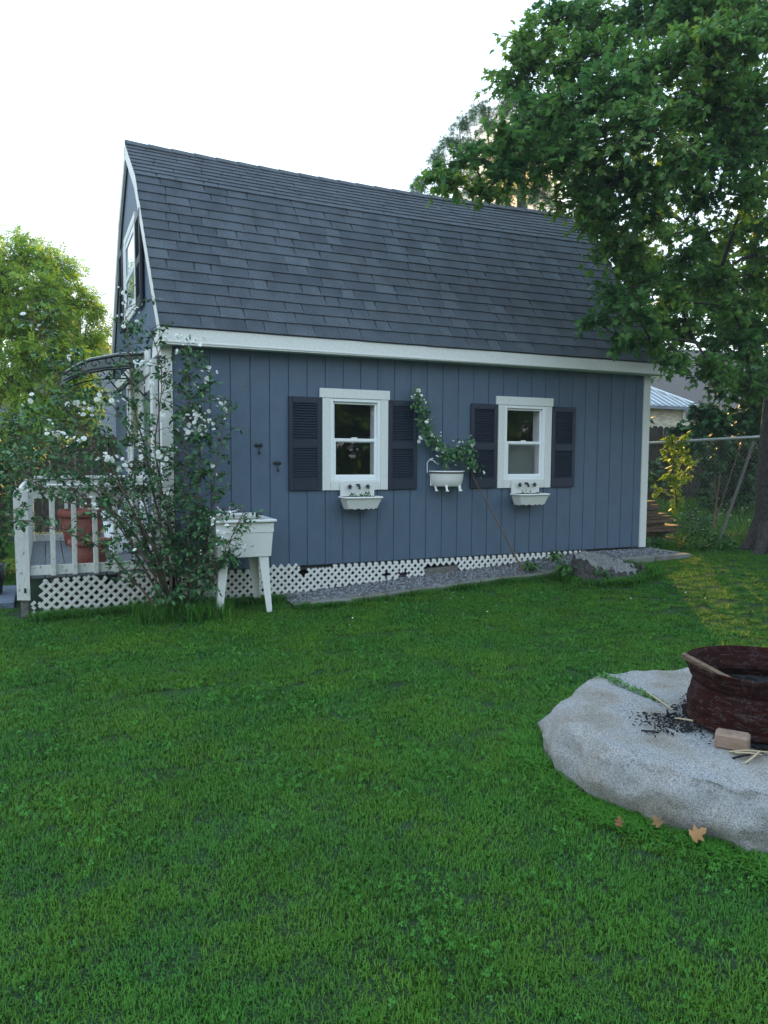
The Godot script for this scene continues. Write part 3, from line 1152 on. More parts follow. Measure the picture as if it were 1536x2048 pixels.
	single("planter", b, M.black_iron, "dark round planter on the blue grey boardwalk left of the deck", "planter")


func canopy() -> void:
	var o := thing("door_canopy", "arched canopy with black iron scroll brackets over the shed door", "canopy", Vector3(-0.9, 2.0, -1.6))
	var up := [Vector2(-0.52, 2.245), Vector2(-0.79, 2.216), Vector2(-1.066, 2.148), Vector2(-1.22, 2.07), Vector2(-1.33, 1.985)]
	var dn := [Vector2(-0.52, 2.12), Vector2(-0.8, 2.105), Vector2(-1.05, 2.06), Vector2(-1.2, 2.0), Vector2(-1.33, 1.93)]
	for z in [-0.9, -2.3]:
		var b := MB.new()
		for arc in [up, dn]:
			var pts := []
			for q in arc:
				pts.append(Vector3(q.x, q.y, z))
			b.tube(pts, [0.0095], 6)
		for k in 5:
			var cx := -0.6 - 0.14 * k
			var cy := 2.175 - 0.006 * k * k
			var pts := []
			for i in 14:
				var a := i * 0.5
				var r := 0.052 - 0.0032 * i
				pts.append(Vector3(cx + cos(a) * r, cy + sin(a) * r, z))
			b.tube(pts, [0.006], 5)
		b.tube([Vector3(-0.515, 2.26, z), Vector3(-0.515, 1.78, z)], [0.014], 6)
		b.tube([Vector3(-0.52, 1.8, z), Vector3(-0.66, 1.95, z), Vector3(-0.78, 2.1, z)], [0.011], 6)
		b.tube([Vector3(-0.53, 2.08, z), Vector3(-0.62, 1.98, z), Vector3(-0.72, 1.92, z)], [0.009], 6)
		part("bracket", b, M.black_iron, o)
	var s := MB.new()
	for i in 4:
		slab8(s, [Vector3(up[i].x, up[i].y + 0.016, -2.4), Vector3(up[i].x, up[i].y + 0.016, -0.8), Vector3(up[i + 1].x, up[i + 1].y + 0.016, -0.8), Vector3(up[i + 1].x, up[i + 1].y + 0.016, -2.4), Vector3(up[i].x, up[i].y + 0.022, -2.4), Vector3(up[i].x, up[i].y + 0.022, -0.8), Vector3(up[i + 1].x, up[i + 1].y + 0.022, -0.8), Vector3(up[i + 1].x, up[i + 1].y + 0.022, -2.4)])
	part("canopy_sheet", s, M.white_pot, o)
	var f := thing("flood_light", "round white flood light fixed beside the shed door under the gable", "lamp", Vector3(-0.62, 2.05, -0.3))
	var b := MB.new()
	b.t = Transform3D(Basis(Vector3.BACK, 1.9), Vector3(-0.62, 2.07, -0.3))
	b.lathe(Vector3.ZERO, [Vector2(0.01, -0.05), Vector2(0.035, -0.045), Vector2(0.06, 0.03), Vector2(0.062, 0.06), Vector2(0.01, 0.05)], 18)
	part("lamp_head", b, M.white_pot, f)
	b = MB.new()
	b.tube([Vector3(-0.58, 2.07, -0.3), Vector3(-0.5, 2.09, -0.3)], [0.018], 8)
	part("lamp_arm", b, M.white_pot, f)


# ---------------------------------------------------------------- things on and by the front wall
func cross_handle(b: MB, at: Vector3) -> void:
	b.t = Transform3D(Basis(Vector3.RIGHT, PI / 2), at)
	b.lathe(Vector3.ZERO, [Vector2(0.001, 0.0), Vector2(0.009, 0.0), Vector2(0.008, 0.03), Vector2(0.012, 0.034), Vector2(0.001, 0.04)], 8)
	b.t = Transform3D()
	for k in 6:
		var a := TAU * k / 6.0
		var e := at + Vector3(cos(a) * 0.026, sin(a) * 0.026, 0.032)
		b.tube([at + Vector3(0, 0, 0.032), e], [0.005, 0.0085], 5)


func sink_planter(x0: float, y0: float, label: String, sprigs: int) -> void:
	var o := thing("sink_planter", label, "planter", Vector3(x0 + 0.2, y0 - 0.15, 0.06), "white sink planters under the windows")
	var b := MB.new()
	# back plate with two rounded corners
	var w := 0.395
	var z := 0.028
	var front := []
	front.append(Vector3(x0, y0, z + 0.022))
	front.append(Vector3(x0 + w, y0, z + 0.022))
	for k in 5:
		var a := PI * 0.5 * k / 4.0
		front.append(Vector3(x0 + w - 0.035 + cos(a) * 0.035, y0 + 0.125 + sin(a) * 0.035, z + 0.022))
	for k in 5:
		var a := PI * 0.5 + PI * 0.5 * k / 4.0
		front.append(Vector3(x0 + 0.035 + cos(a) * 0.035, y0 + 0.125 + sin(a) * 0.035, z + 0.022))
	b.face(front, Vector3.BACK)
	for i in front.size():
		var p0: Vector3 = front[i]
		var p1: Vector3 = front[(i + 1) % front.size()]
		var nn := (p1 - p0).cross(Vector3.BACK).normalized()
		b.face([p0, p1, p1 - Vector3(0, 0, 0.022), p0 - Vector3(0, 0, 0.022)], nn)
	part("splash_back", b, M.enamel, o)
	# basin: outside tapers down, inside hollow, rolled rim
	b = MB.new()
	var zf := 0.245
	var top := [Vector3(x0 - 0.008, y0 - 0.012, 0.052), Vector3(x0 + w + 0.008, y0 - 0.012, 0.052), Vector3(x0 + w + 0.008, y0 - 0.012, zf), Vector3(x0 - 0.008, y0 - 0.012, zf)]
	var low := [Vector3(x0 + 0.035, y0 - 0.135, 0.052), Vector3(x0 + w - 0.035, y0 - 0.135, 0.052), Vector3(x0 + w - 0.035, y0 - 0.135, zf - 0.045), Vector3(x0 + 0.035, y0 - 0.135, zf - 0.045)]
	var mid := Vector3(x0 + w * 0.5, y0 - 0.07, 0.14)
	for i in 4:
		var j := (i + 1) % 4
		var inn := [top[i].lerp(mid, 0.12), top[j].lerp(mid, 0.12), low[j].lerp(mid, 0.2), low[i].lerp(mid, 0.2)]
		slab8(b, [top[i], top[j], low[j], low[i], inn[0], inn[1], inn[2], inn[3]])
	slab8(b, [low[0], low[1], low[2], low[3], low[0] + Vector3.UP * 0.02, low[1] + Vector3.UP * 0.02, low[2] + Vector3.UP * 0.02, low[3] + Vector3.UP * 0.02])
	part("basin", b, M.enamel, o)
	b = MB.new()
	var rim := []
	for q in [Vector3(x0 - 0.018, y0 - 0.008, 0.05), Vector3(x0 - 0.018, y0 - 0.008, zf - 0.012), Vector3(x0 - 0.008, y0 - 0.008, zf + 0.006), Vector3(x0 + w + 0.008, y0 - 0.008, zf + 0.006), Vector3(x0 + w + 0.018, y0 - 0.008, zf - 0.012), Vector3(x0 + w + 0.018, y0 - 0.008, 0.05)]:
		rim.append(q)
	b.tube(rim, [0.011], 6)
	part("rim", b, M.enamel, o)
	b = MB.new()   # worn dark edges and chips
	for k in 7:
		var q := low[3].lerp(low[2], [0.03, 0.12, 0.33, 0.36, 0.62, 0.8, 0.97][k]) as Vector3
		b.box(q + Vector3(0, 0.001, 0.002), Vector3(rng.randf_range(0.014, 0.04), 0.014, 0.008), 0.002)
	b.box(top[3] + Vector3(-0.004, -0.1, -0.16), Vector3(0.012, 0.03, 0.02), 0.003)
	part("chipped_enamel", b, M.black_iron, o)
	for k in [0.095, 0.305]:
		b = MB.new()
		cross_handle(b, Vector3(x0 + k, y0 + 0.105, z + 0.022))
		part("tap_handle", b, M.black_iron, o)
	b = MB.new()
	b.tube([Vector3(x0 + 0.2, y0 + 0.115, z + 0.02), Vector3(x0 + 0.2, y0 + 0.12, z + 0.05), Vector3(x0 + 0.2, y0 + 0.1, z + 0.075), Vector3(x0 + 0.2, y0 + 0.075, z + 0.075)], [0.013], 7)
	b.tube([Vector3(x0 + 0.175, y0 + 0.128, z + 0.03), Vector3(x0 + 0.225, y0 + 0.128, z + 0.03)], [0.006], 5)
	part("spout", b, M.black_iron, o)
	b = MB.new()
	b.span(Vector3(x0 + 0.02, y0 - 0.06, 0.07), Vector3(x0 + w - 0.02, y0 - 0.04, 0.22), 0.004)
	part("potting_soil", b, M.soil, o)
	var xs := []
	for k in sprigs:
		var q := Vector3(x0 + rng.randf_range(0.06, w - 0.06), y0 - 0.035, rng.randf_range(0.1, 0.21))
		var n := rng.randi_range(3, 6)
		for j in n:
			xs.append(aim(q + Vector3(0, 0.012 * j, 0), rdir() + Vector3.UP * 0.6, rdir(), rng.randf_range(0.024, 0.044)))
	multi("seedling_leaves", M.ovate_mesh, M.hedge_leaf, xs, tints(xs.size(), Color(0.6, 0.7, 0.6), Color(1.2, 1.1, 1.0)), o).set_meta("kind", "stuff")


func bath_planter() -> void:
	var o := thing("bathtub_planter", "small white claw foot bathtub planter hung between the two windows", "planter", Vector3(2.67, 0.79, 0.1))
	var b := MB.new()
	var at := Vector3(2.67, 0.835, 0.04)
	b.lathe(at, [Vector2(0.01, 0.0), Vector2(0.17, 0.0), Vector2(0.186, 0.012), Vector2(0.2, 0.08), Vector2(0.212, 0.152)], 28, 0.0, PI, Vector2(1, 0.9))
	b.lathe(at, [Vector2(0.2, 0.165), Vector2(0.19, 0.1), Vector2(0.01, 0.09)], 28, 0.0, PI, Vector2(1, 0.9))
	b.span(Vector3(2.47, 0.84, 0.03), Vector3(2.87, 0.99, 0.042), 0.003)
	part("tub", b, M.enamel, o)
	b = MB.new()
	b.lathe(at, [Vector2(0.2, 0.162), Vector2(0.218, 0.162), Vector2(0.222, 0.17), Vector2(0.216, 0.178), Vector2(0.2, 0.176), Vector2(0.198, 0.162)], 28, 0.0, PI, Vector2(1, 0.9))
	part("tub_rim", b, M.enamel, o)
	b = MB.new()
	b.lathe(at, [Vector2(0.2, 0.148), Vector2(0.2185, 0.149), Vector2(0.2195, 0.163), Vector2(0.2, 0.1635)], 28, 0.0, PI, Vector2(1, 0.9))
	part("rim_line", b, M.black_iron, o)
	for q in [[-0.155, 0.05], [-0.07, 0.15], [0.1, 0.14], [0.16, 0.05]]:
		b = MB.new()
		var f := Vector3(at.x + q[0], at.y, at.z + q[1])
		b.tube([f + Vector3(0, 0.012, -0.01), f + Vector3(0, -0.015, 0.0), f + Vector3(0, -0.035, 0.006), f + Vector3(0, -0.05, 0.014)], [0.02, 0.013, 0.013, 0.019], 7)
		b.box(f + Vector3(0, -0.048, 0.018), Vector3(0.034, 0.012, 0.03), 0.004)
		part("claw_foot", b, M.enamel, o)
	b = MB.new()
	b.tube([Vector3(2.435, 0.99, 0.03), Vector3(2.43, 1.1, 0.035), Vector3(2.45, 1.135, 0.05), Vector3(2.49, 1.13, 0.07), Vector3(2.52, 1.1, 0.08)], [0.005], 6)
	b.box(Vector3(2.47, 1.145, 0.06), Vector3(0.05, 0.014, 0.014), 0.003, Basis(Vector3.BACK, 0.3))
	part("faucet", b, M.vinyl, o)


func wall_hook(x: float, y: float, label: String) -> void:
	var b := MB.new()
	for s in [-0.022, 0.022]:
		b.t = Transform3D(Basis(Vector3.RIGHT, PI / 2), Vector3(x + s, y, 0.0))
		b.lathe(Vector3.ZERO, [Vector2(0.012, 0.0), Vector2(0.02, 0.002), Vector2(0.02, 0.014), Vector2(0.012, 0.02), Vector2(0.001, 0.021)], 12)
	b.t = Transform3D()
	b.box(Vector3(x, y - 0.004, 0.008), Vector3(0.03, 0.014, 0.014), 0.003)
	b.tube([Vector3(x + 0.002, y - 0.008, 0.012), Vector3(x + 0.004, y - 0.055, 0.012), Vector3(x + 0.006, y - 0.085, 0.03), Vector3(x + 0.006, y - 0.075, 0.045)], [0.006, 0.006, 0.009, 0.006], 6)
	b.box(Vector3(x + 0.005, y - 0.078, 0.01), Vector3(0.014, 0.03, 0.012), 0.003)
	single("wall_hook", b, M.black_iron, label, "hook", "double iron hooks on the blue wall")


func laundry_sink() -> void:
	var o := thing("laundry_sink", "white freestanding laundry tub on four tapered legs against the blue wall", "sink", Vector3(0.2, -0.32, 0.34))
	var b := MB.new()
	var f := func(y: float, inset: float) -> Array:
		return [Vector3(-0.08 + inset, y, 0.09 + inset), Vector3(0.475 - inset, y, 0.09 + inset), Vector3(0.475 - inset, y, 0.61 - inset), Vector3(-0.08 + inset, y, 0.61 - inset)]
	# tub walls: apron band, body
	for lv in [[0.44, 0.535, 0.0, 0.0], [0.205, 0.44, 0.022, 0.006]]:
		var lo: Array = f.call(lv[0], lv[2])
		var hi: Array = f.call(lv[1], lv[3])
		var lo2: Array = f.call(lv[0], lv[2] + 0.03)
		var hi2: Array = f.call(lv[1], lv[3] + 0.03)
		for i in 4:
			var j := (i + 1) % 4
			slab8(b, [lo[i], lo[j], lo2[j], lo2[i], hi[i], hi[j], hi2[j], hi2[i]])
	b.span(Vector3(-0.055, 0.2, 0.115), Vector3(0.45, 0.215, 0.585), 0.004)
	part("tub_body", b, M.enamel, o)
	b = MB.new()
	b.span(Vector3(-0.105, 0.537, 0.585), Vector3(0.5, 0.562, 0.64), 0.006)
	b.span(Vector3(-0.105, 0.537, 0.06), Vector3(0.5, 0.562, 0.14), 0.006)
	b.span(Vector3(-0.105, 0.537, 0.141), Vector3(-0.05, 0.562, 0.584), 0.006)
	b.span(Vector3(0.445, 0.537, 0.141), Vector3(0.5, 0.562, 0.584), 0.006)
	part("tub_rim", b, M.enamel, o)
	b = MB.new()
	slab8(b, [Vector3(-0.06, 0.563, 0.065), Vector3(0.455, 0.563, 0.065), Vector3(0.455, 0.563, 0.15), Vector3(-0.06, 0.563, 0.15), Vector3(-0.04, 0.592, 0.07), Vector3(0.42, 0.592, 0.07), Vector3(0.42, 0.592, 0.135), Vector3(-0.04, 0.592, 0.135)])
	part("tap_ledge", b, M.enamel, o)
	for q in [[-0.045, 0.575, -1, 1], [0.43, 0.575, 1, 1], [-0.045, 0.13, -1, -1], [0.43, 0.13, 1, -1]]:
		b = MB.new()
		var x: float = q[0]
		var z: float = q[1]
		var sx: float = q[2]
		var gy := ground_y(x, z) - 0.01
		# an angle-section leg: two thin tapering plates
		var a0 := Vector3(x, 0.215, z)
		var a1 := Vector3(x + sx * 0.03, gy, z + q[3] * 0.02)
		slab8(b, [a0, a0 + Vector3(-sx * 0.095, 0, 0), a0 + Vector3(-sx * 0.095, 0, -q[3] * 0.006), a0 + Vector3(0, 0, -q[3] * 0.006), a1, a1 + Vector3(-sx * 0.05, 0, 0), a1 + Vector3(-sx * 0.05, 0, -q[3] * 0.006), a1 + Vector3(0, 0, -q[3] * 0.006)])
		slab8(b, [a0 + Vector3(0, 0, -q[3] * 0.007), a0 + Vector3(-sx * 0.006, 0, -q[3] * 0.007), a0 + Vector3(-sx * 0.006, 0, -q[3] * 0.09), a0 + Vector3(0, 0, -q[3] * 0.09), a1 + Vector3(0, 0, -q[3] * 0.007), a1 + Vector3(-sx * 0.006, 0, -q[3] * 0.007), a1 + Vector3(-sx * 0.006, 0, -q[3] * 0.05), a1 + Vector3(0, 0, -q[3] * 0.05)])
		part("leg", b, M.enamel, o)
	b = MB.new()
	b.lathe(Vector3(0.16, 0.592, 0.1), [Vector2(0.028, 0), Vector2(0.024, 0.02), Vector2(0.016, 0.03), Vector2(0.001, 0.032)], 12)
	b.tube([Vector3(0.16, 0.61, 0.1), Vector3(0.16, 0.66, 0.11), Vector3(0.16, 0.68, 0.17), Vector3(0.16, 0.65, 0.23)], [0.011], 8)
	for s in [-1.0, 1.0]:
		b.tube([Vector3(0.16, 0.605, 0.1), Vector3(0.16 + s * 0.06, 0.612, 0.1), Vector3(0.16 + s * 0.1, 0.63, 0.1), Vector3(0.16 + s * 0.125, 0.66, 0.1)], [0.01, 0.01, 0.009, 0.011], 8)
	part("faucet", b, M.chrome, o)


func leaning_pole() -> void:
	var b := MB.new()
	b.tube([Vector3(3.6, -0.17, 0.26), Vector3(3.42, 0.2, 0.185), Vector3(3.2, 0.62, 0.1), Vector3(3.03, 0.93, 0.045)], [0.011, 0.01, 0.009, 0.007], 6)
	single("leaning_stick", b, M.twig, "thin brown stick leaning on the blue wall between the windows", "stick")


# a rose spray trained on the wall above the tub
func garland() -> void:
	var o := thing("climbing_rose", "white flowering climbing branch trained on the wall above the bathtub planter", "climbing plant", Vector3(2.6, 0.98, 0.08))
	var path := [Vector3(2.66, 0.96, 0.12), Vector3(2.6, 1.1, 0.1), Vector3(2.62, 1.22, 0.09), Vector3(2.52, 1.33, 0.07), Vector3(2.4, 1.4, 0.07), Vector3(2.36, 1.55, 0.06), Vector3(2.33, 1.69, 0.06), Vector3(2.26, 1.87, 0.06)]
	var path2 := [Vector3(2.62, 1.18, 0.1), Vector3(2.72, 1.22, 0.09), Vector3(2.83, 1.27, 0.08), Vector3(2.95, 1.31, 0.08)]
	var path3 := [Vector3(2.8, 1.24, 0.09), Vector3(2.9, 1.14, 0.08), Vector3(3.02, 1.05, 0.08)]
	var b := MB.new()
	var xs := []
	for pth in [path, path2, path3]:
		b.tube(pth, [0.006, 0.005, 0.005, 0.004, 0.004, 0.004, 0.003, 0.002].slice(0, pth.size()), 5)
		for i in pth.size() - 1:
			var n := int(pth[i].distance_to(pth[i + 1]) * 520.0)
			if pth == path and i == 0:
				n = 2
			for k in n:
				var q: Vector3 = pth[i].lerp(pth[i + 1], rng.randf())
				q += Vector3(rng.randfn(0, 0.042), rng.randfn(0, 0.045), absf(rng.randfn(0, 0.05)))
				xs.append(aim(q, rdir() + Vector3(0, -0.3, 0.4), Vector3.UP * 0.6 + Vector3.BACK * 0.6 + rdir() * 0.5, rng.randf_range(0.035, 0.065)))
	part("stem", b, M.twig, o)
	multi("leaves", M.ovate_mesh, M.shrub_leaf, xs, tints(xs.size(), Color(0.65, 0.75, 0.7), Color(1.5, 1.35, 1.1)), o).set_meta("kind", "stuff")
	var spots := [Vector3(2.19, 1.83, 0.14), Vector3(2.26, 1.89, 0.14), Vector3(2.33, 1.79, 0.16), Vector3(2.37, 1.55, 0.14), Vector3(2.28, 1.39, 0.14), Vector3(2.44, 1.38, 0.16), Vector3(2.56, 1.42, 0.12), Vector3(2.6, 1.24, 0.15), Vector3(2.55, 1.27, 0.15), Vector3(2.77, 1.37, 0.14), Vector3(2.92, 1.36, 0.14), Vector3(2.97, 1.31, 0.14), Vector3(2.91, 1.07, 0.14), Vector3(3.02, 1.06, 0.14), Vector3(2.47, 1.16, 0.14), Vector3(2.7, 1.04, 0.14), Vector3(2.82, 1.34, 0.14)]
	for i in spots.size():
		blossoms(o, spots[i], [3, 4, 4, 4, 3, 3, 2, 3, 3, 3, 3, 3, 1, 3, 1, 1, 2][i], 0.03)


func blossoms(o: Node3D, at: Vector3, n: int, spread: float) -> void:
	for k in n:
		var q := at + Vector3(rng.randfn(0, spread), rng.randfn(0, spread), rng.randfn(0, spread * 0.6))
		var s := rng.randf_range(0.014, 0.029)
		if rng.randf() < 0.3:
			s = rng.randf_range(0.01, 0.014)
			copy_part("bud", M.bud_mesh, aim(q, rdir(), Vector3.UP + rdir(), s), M.petal, o)
		else:
			copy_part("blossom", M.blossom_mesh, aim(q, rdir(), Vector3.BACK * 0.7 + Vector3.UP * 0.6 + rdir() * 0.6, s), M.petal, o)


func flowering_shrub() -> void:
	var o := thing("flowering_shrub", "tall leggy shrub with white double blossoms at the shed's front corner", "shrub", Vector3(-0.36, -0.36, 0.3))
	var stems := [
		[Vector3(-0.46, -0.36, 0.41), Vector3(-0.51, 0.29, 0.5), Vector3(-0.65, 0.99, 0.5), Vector3(-0.77, 1.66, 0.5), Vector3(-0.84, 2.5, 0.5)],
		[Vector3(-0.29, -0.36, 0.23), Vector3(-0.31, 0.29, 0.53), Vector3(-0.35, 0.99, 0.55), Vector3(-0.32, 1.67, 0.57), Vector3(-0.34, 2.16, 0.6)],
		[Vector3(-0.2, -0.36, 0.14), Vector3(-0.23, 0.52, 0.5), Vector3(-0.2, 1.22, 0.5), Vector3(-0.12, 1.87, 0.5)],
		[Vector3(-0.13, -0.36, 0.1), Vector3(-0.11, 0.51, 0.48), Vector3(-0.01, 1.22, 0.47), Vector3(0.07, 1.65, 0.45)],
		[Vector3(-0.51, -0.36, 0.27), Vector3(-0.75, 0.5, 0.57), Vector3(-0.96, 0.95, 0.65), Vector3(-1.28, 1.5, 0.72), Vector3(-1.62, 2.4, 0.8)],
		[Vector3(-0.5, -0.36, 0.39), Vector3(-0.72, 0.23, 0.6), Vector3(-1.09, 0.69, 0.7), Vector3(-1.48, 1.0, 0.8), Vector3(-1.77, 1.2, 0.9)],
		[Vector3(-0.54, -0.36, 0.49), Vector3(-0.94, 0.2, 0.7), Vector3(-1.31, 0.5, 0.9), Vector3(-1.85, 0.7, 1.1)],
		[Vector3(-0.35, -0.36, 0.2), Vector3(-0.48, 0.53, 0.51), Vector3(-0.61, 1.22, 0.53), Vector3(-0.53, 1.8, 0.54), Vector3(-0.64, 2.33, 0.55)],
		[Vector3(-0.31, -0.36, 0.22), Vector3(-0.53, 0.76, 0.55), Vector3(-0.87, 1.43, 0.6), Vector3(-1.11, 1.81, 0.65), Vector3(-1.32, 1.96, 0.7)],
		[Vector3(-0.22, -0.36, 0.13), Vector3(-0.1, 0.11, 0.67), Vector3(0.02, 0.45, 0.83), Vector3(0.1, 0.69, 1.0)],
		[Vector3(-0.42, -0.36, 0.3), Vector3(-0.67, 0.41, 0.6), Vector3(-0.97, 0.78, 0.7), Vector3(-1.25, 1.0, 0.8), Vector3(-1.4, 1.29, 0.9)],
		[Vector3(-0.33, -0.36, 0.21), Vector3(-0.43, 0.76, 0.5), Vector3(-0.36, 1.36, 0.5), Vector3(-0.22, 1.54, 0.5)],
		[Vector3(-0.42, -0.36, 0.3), Vector3(-0.89, 0.6, 0.67), Vector3(-1.41, 0.79, 0.83), Vector3(-1.7, 1.04, 1.0)],
		[Vector3(-0.46, -0.36, 0.29), Vector3(-0.66, 0.49, 0.53), Vector3(-0.79, 0.99, 0.55), Vector3(-1.07, 1.34, 0.57), Vector3(-1.43, 1.38, 0.6)],
		[Vector3(-0.27, -0.36, 0.24), Vector3(-0.3, 0.06, 0.6), Vector3(-0.11, 0.35, 0.7), Vector3(-0.01, 0.38, 0.8)],
		[Vector3(-0.44, -0.36, 0.26), Vector3(-0.8, 0.7, 0.4), Vector3(-1.15, 1.35, 0.35), Vector3(-1.55, 1.75, 0.3)],
		[Vector3(-0.47, -0.36, 0.26), Vector3(-0.95, 0.62, 0.35), Vector3(-1.4, 1.15, 0.25), Vector3(-1.85, 1.5, 0.3)],
	]
	var xs := []
	for i in stems.size():
		var b := MB.new()
		var curve := Curve3D.new()
		for q in stems[i]:
			var j: Vector3 = q
			curve.add_point(j)
		for k in range(1, stems[i].size() - 1):
			var dd: Vector3 = (stems[i][k + 1] - stems[i][k - 1]) * 0.2
			curve.set_point_in(k, -dd)
			curve.set_point_out(k, dd)
		var ln := curve.get_baked_length()
		var pts := []
		var rad := []
		var n := 14
		var r0 := rng.randf_range(0.012, 0.02)
		for k in n + 1:
			pts.append(curve.sample_baked(ln * k / n) + rdir() * 0.012)
			rad.append(lerpf(r0, 0.003, pow(float(k) / n, 0.7)))
		b.tube(pts, rad, 5)
		# side twigs with leaves
		var steps := int(ln / (0.034 if stems[i][-1].x > -0.6 else 0.043))
		for k in steps:
			var t := (k + rng.randf()) / steps
			if t < 0.24:
				continue
			var at := curve.sample_baked(ln * t)
			var d := (rdir() * Vector3(1, 0.5, 0.8) + Vector3.UP * 0.35).normalized()
			var e := at + d * rng.randf_range(0.06, 0.3) * (0.55 + 0.6 * t)
			var mid := (at + e) * 0.5 + Vector3.UP * 0.02
			b.tube([at, mid, e], [0.004, 0.003, 0.0015], 3, false)
			for j in rng.randi_range(7, 15):
				var s := rng.randf_range(0.2, 1.05)
				var q := at.lerp(e, s) + rdir() * 0.022
				xs.append(aim(q, (e - at).normalized() * 0.6 + rdir() * 0.8 + Vector3.DOWN * 0.25, Vector3.UP + rdir() * 0.7, rng.randf_range(0.028, 0.064)))
		part("stem", b, M.twig, o)
	# low leafy shoots
	for q in [Vector4(-0.3, -0.15, 0.5, 0.3), Vector4(-0.52, -0.1, 0.5, 0.22), Vector4(-0.15, 0.05, 0.45, 0.26), Vector4(-0.3, 0.25, 0.4, 0.26), Vector4(-0.12, 0.55, 0.5, 0.22), Vector4(-0.45, 0.15, 0.5, 0.18), Vector4(0.02, 0.2, 0.7, 0.18)]:
		spray(xs, null, Vector3(q.x, q.y, q.z), q.w, int(q.w * 700), 0.055)
	for q in [Vector4(-1.7, 1.15, 0.5, 0.3), Vector4(-1.55, 1.5, 0.4, 0.28), Vector4(-1.25, 1.3, 0.4, 0.25), Vector4(-1.85, 0.9, 0.6, 0.28), Vector4(-1.5, 0.85, 0.6, 0.22), Vector4(-1.0, 1.05, 0.5, 0.24), Vector4(-1.2, 1.65, 0.4, 0.22), Vector4(-0.2, 1.75, 0.5, 0.17), Vector4(-0.22, 1.3, 0.5, 0.2), Vector4(-0.25, 2.08, 0.55, 0.15), Vector4(-0.75, 2.3, 0.5, 0.15), Vector4(-0.2, 1.0, 0.5, 0.17), Vector4(-0.7, 1.0, 0.55, 0.2), Vector4(-0.35, 1.55, 0.5, 0.18), Vector4(-0.28, 0.75, 0.5, 0.2), Vector4(-0.3, 1.9, 0.52, 0.14), Vector4(-0.2, 0.5, 0.55, 0.2)]:
		spray(xs, null, Vector3(q.x, q.y, q.z), q.w, int(q.w * 520), 0.048)
	multi("leaves", M.ovate_mesh, M.shrub_leaf, xs, tints(xs.size(), Color(0.55, 0.7, 0.7), Color(1.5, 1.4, 1.15)), o).set_meta("kind", "stuff")
	var fl := [Vector4(-0.84, 2.56, 0.5, 4), Vector4(-0.69, 2.4, 0.5, 4), Vector4(-0.85, 2.36, 0.5, 3), Vector4(-0.45, 2.16, 0.6, 9), Vector4(-0.23, 2.19, 0.6, 5), Vector4(-0.34, 2.23, 0.6, 6), Vector4(-0.14, 1.96, 0.5, 5), Vector4(-0.17, 1.82, 0.5, 4), Vector4(-0.24, 1.5, 0.55, 15), Vector4(-0.31, 1.43, 0.58, 13),
		Vector4(-0.15, 1.48, 0.55, 10), Vector4(0, 1.65, 0.45, 4), Vector4(0.07, 1.62, 0.45, 4), Vector4(-0.08, 1.03, 0.5, 3), Vector4(-1.32, 1.31, 0.8, 8), Vector4(-1.45, 1.38, 0.7, 6), Vector4(-1.3, 1.98, 0.7, 4), Vector4(-1.6, 2.25, 0.8, 3), Vector4(-1.27, 1.59, 0.7, 7), Vector4(-1.18, 1.55, 0.7, 7)]
	fl.append_array([Vector4(-1.09, 1.68, 0.7, 4), Vector4(-1.64, 1.61, 0.8, 3), Vector4(-1.04, 1.15, 0.9, 6), Vector4(-0.75, 0.95, 0.6, 6), Vector4(-0.92, 1.08, 0.7, 12), Vector4(-1.17, 0.75, 0.9, 6), Vector4(-0.57, 1.13, 0.6, 5), Vector4(-0.81, 1.21, 0.6, 6), Vector4(-0.17, 0.6, 1.0, 3), Vector4(-0.12, 0.49, 1.0, 4),
		Vector4(-0.01, 0.35, 0.8, 8), Vector4(0.1, 0.37, 0.8, 6), Vector4(-0.2, 0.25, 0.6, 2), Vector4(-0.89, 0.35, 1.0, 1), Vector4(-1.65, 2.37, 0.8, 3), Vector4(-0.65, 1.79, 0.6, 5), Vector4(-0.56, 1.49, 0.5, 5), Vector4(-0.95, 1.64, 0.7, 5), Vector4(-0.45, 1.22, 0.5, 5), Vector4(-0.52, 0.85, 0.6, 4)])
	for q in fl:
		blossoms(o, Vector3(q.x, q.y, q.z + 0.04), int(q.w * 1.35), 0.035 if q.w < 8 else 0.055)


# ---------------------------------------------------------------- bed of gravel along the wall, edging, stump
func bed_y(x: float, z: float) -> float:
	var wall := -0.29 if x < 1.1 else (lerpf(-0.275, -0.14, (x - 1.1) / 2.35) if x < 3.45 else lerpf(-0.14, -0.035, clampf((x - 3.45) / 1.4, 0, 1)))
	var ed := edge_top(x) - 0.02
	return lerpf(wall, ed, clampf((z + 0.02) / edge_z(x), 0.0, 1.0))


func edge_top(x: float) -> float:
	return maxf(ground_y(x, edge_z(x) + 0.1), base_y(x) - 0.04) + 0.055


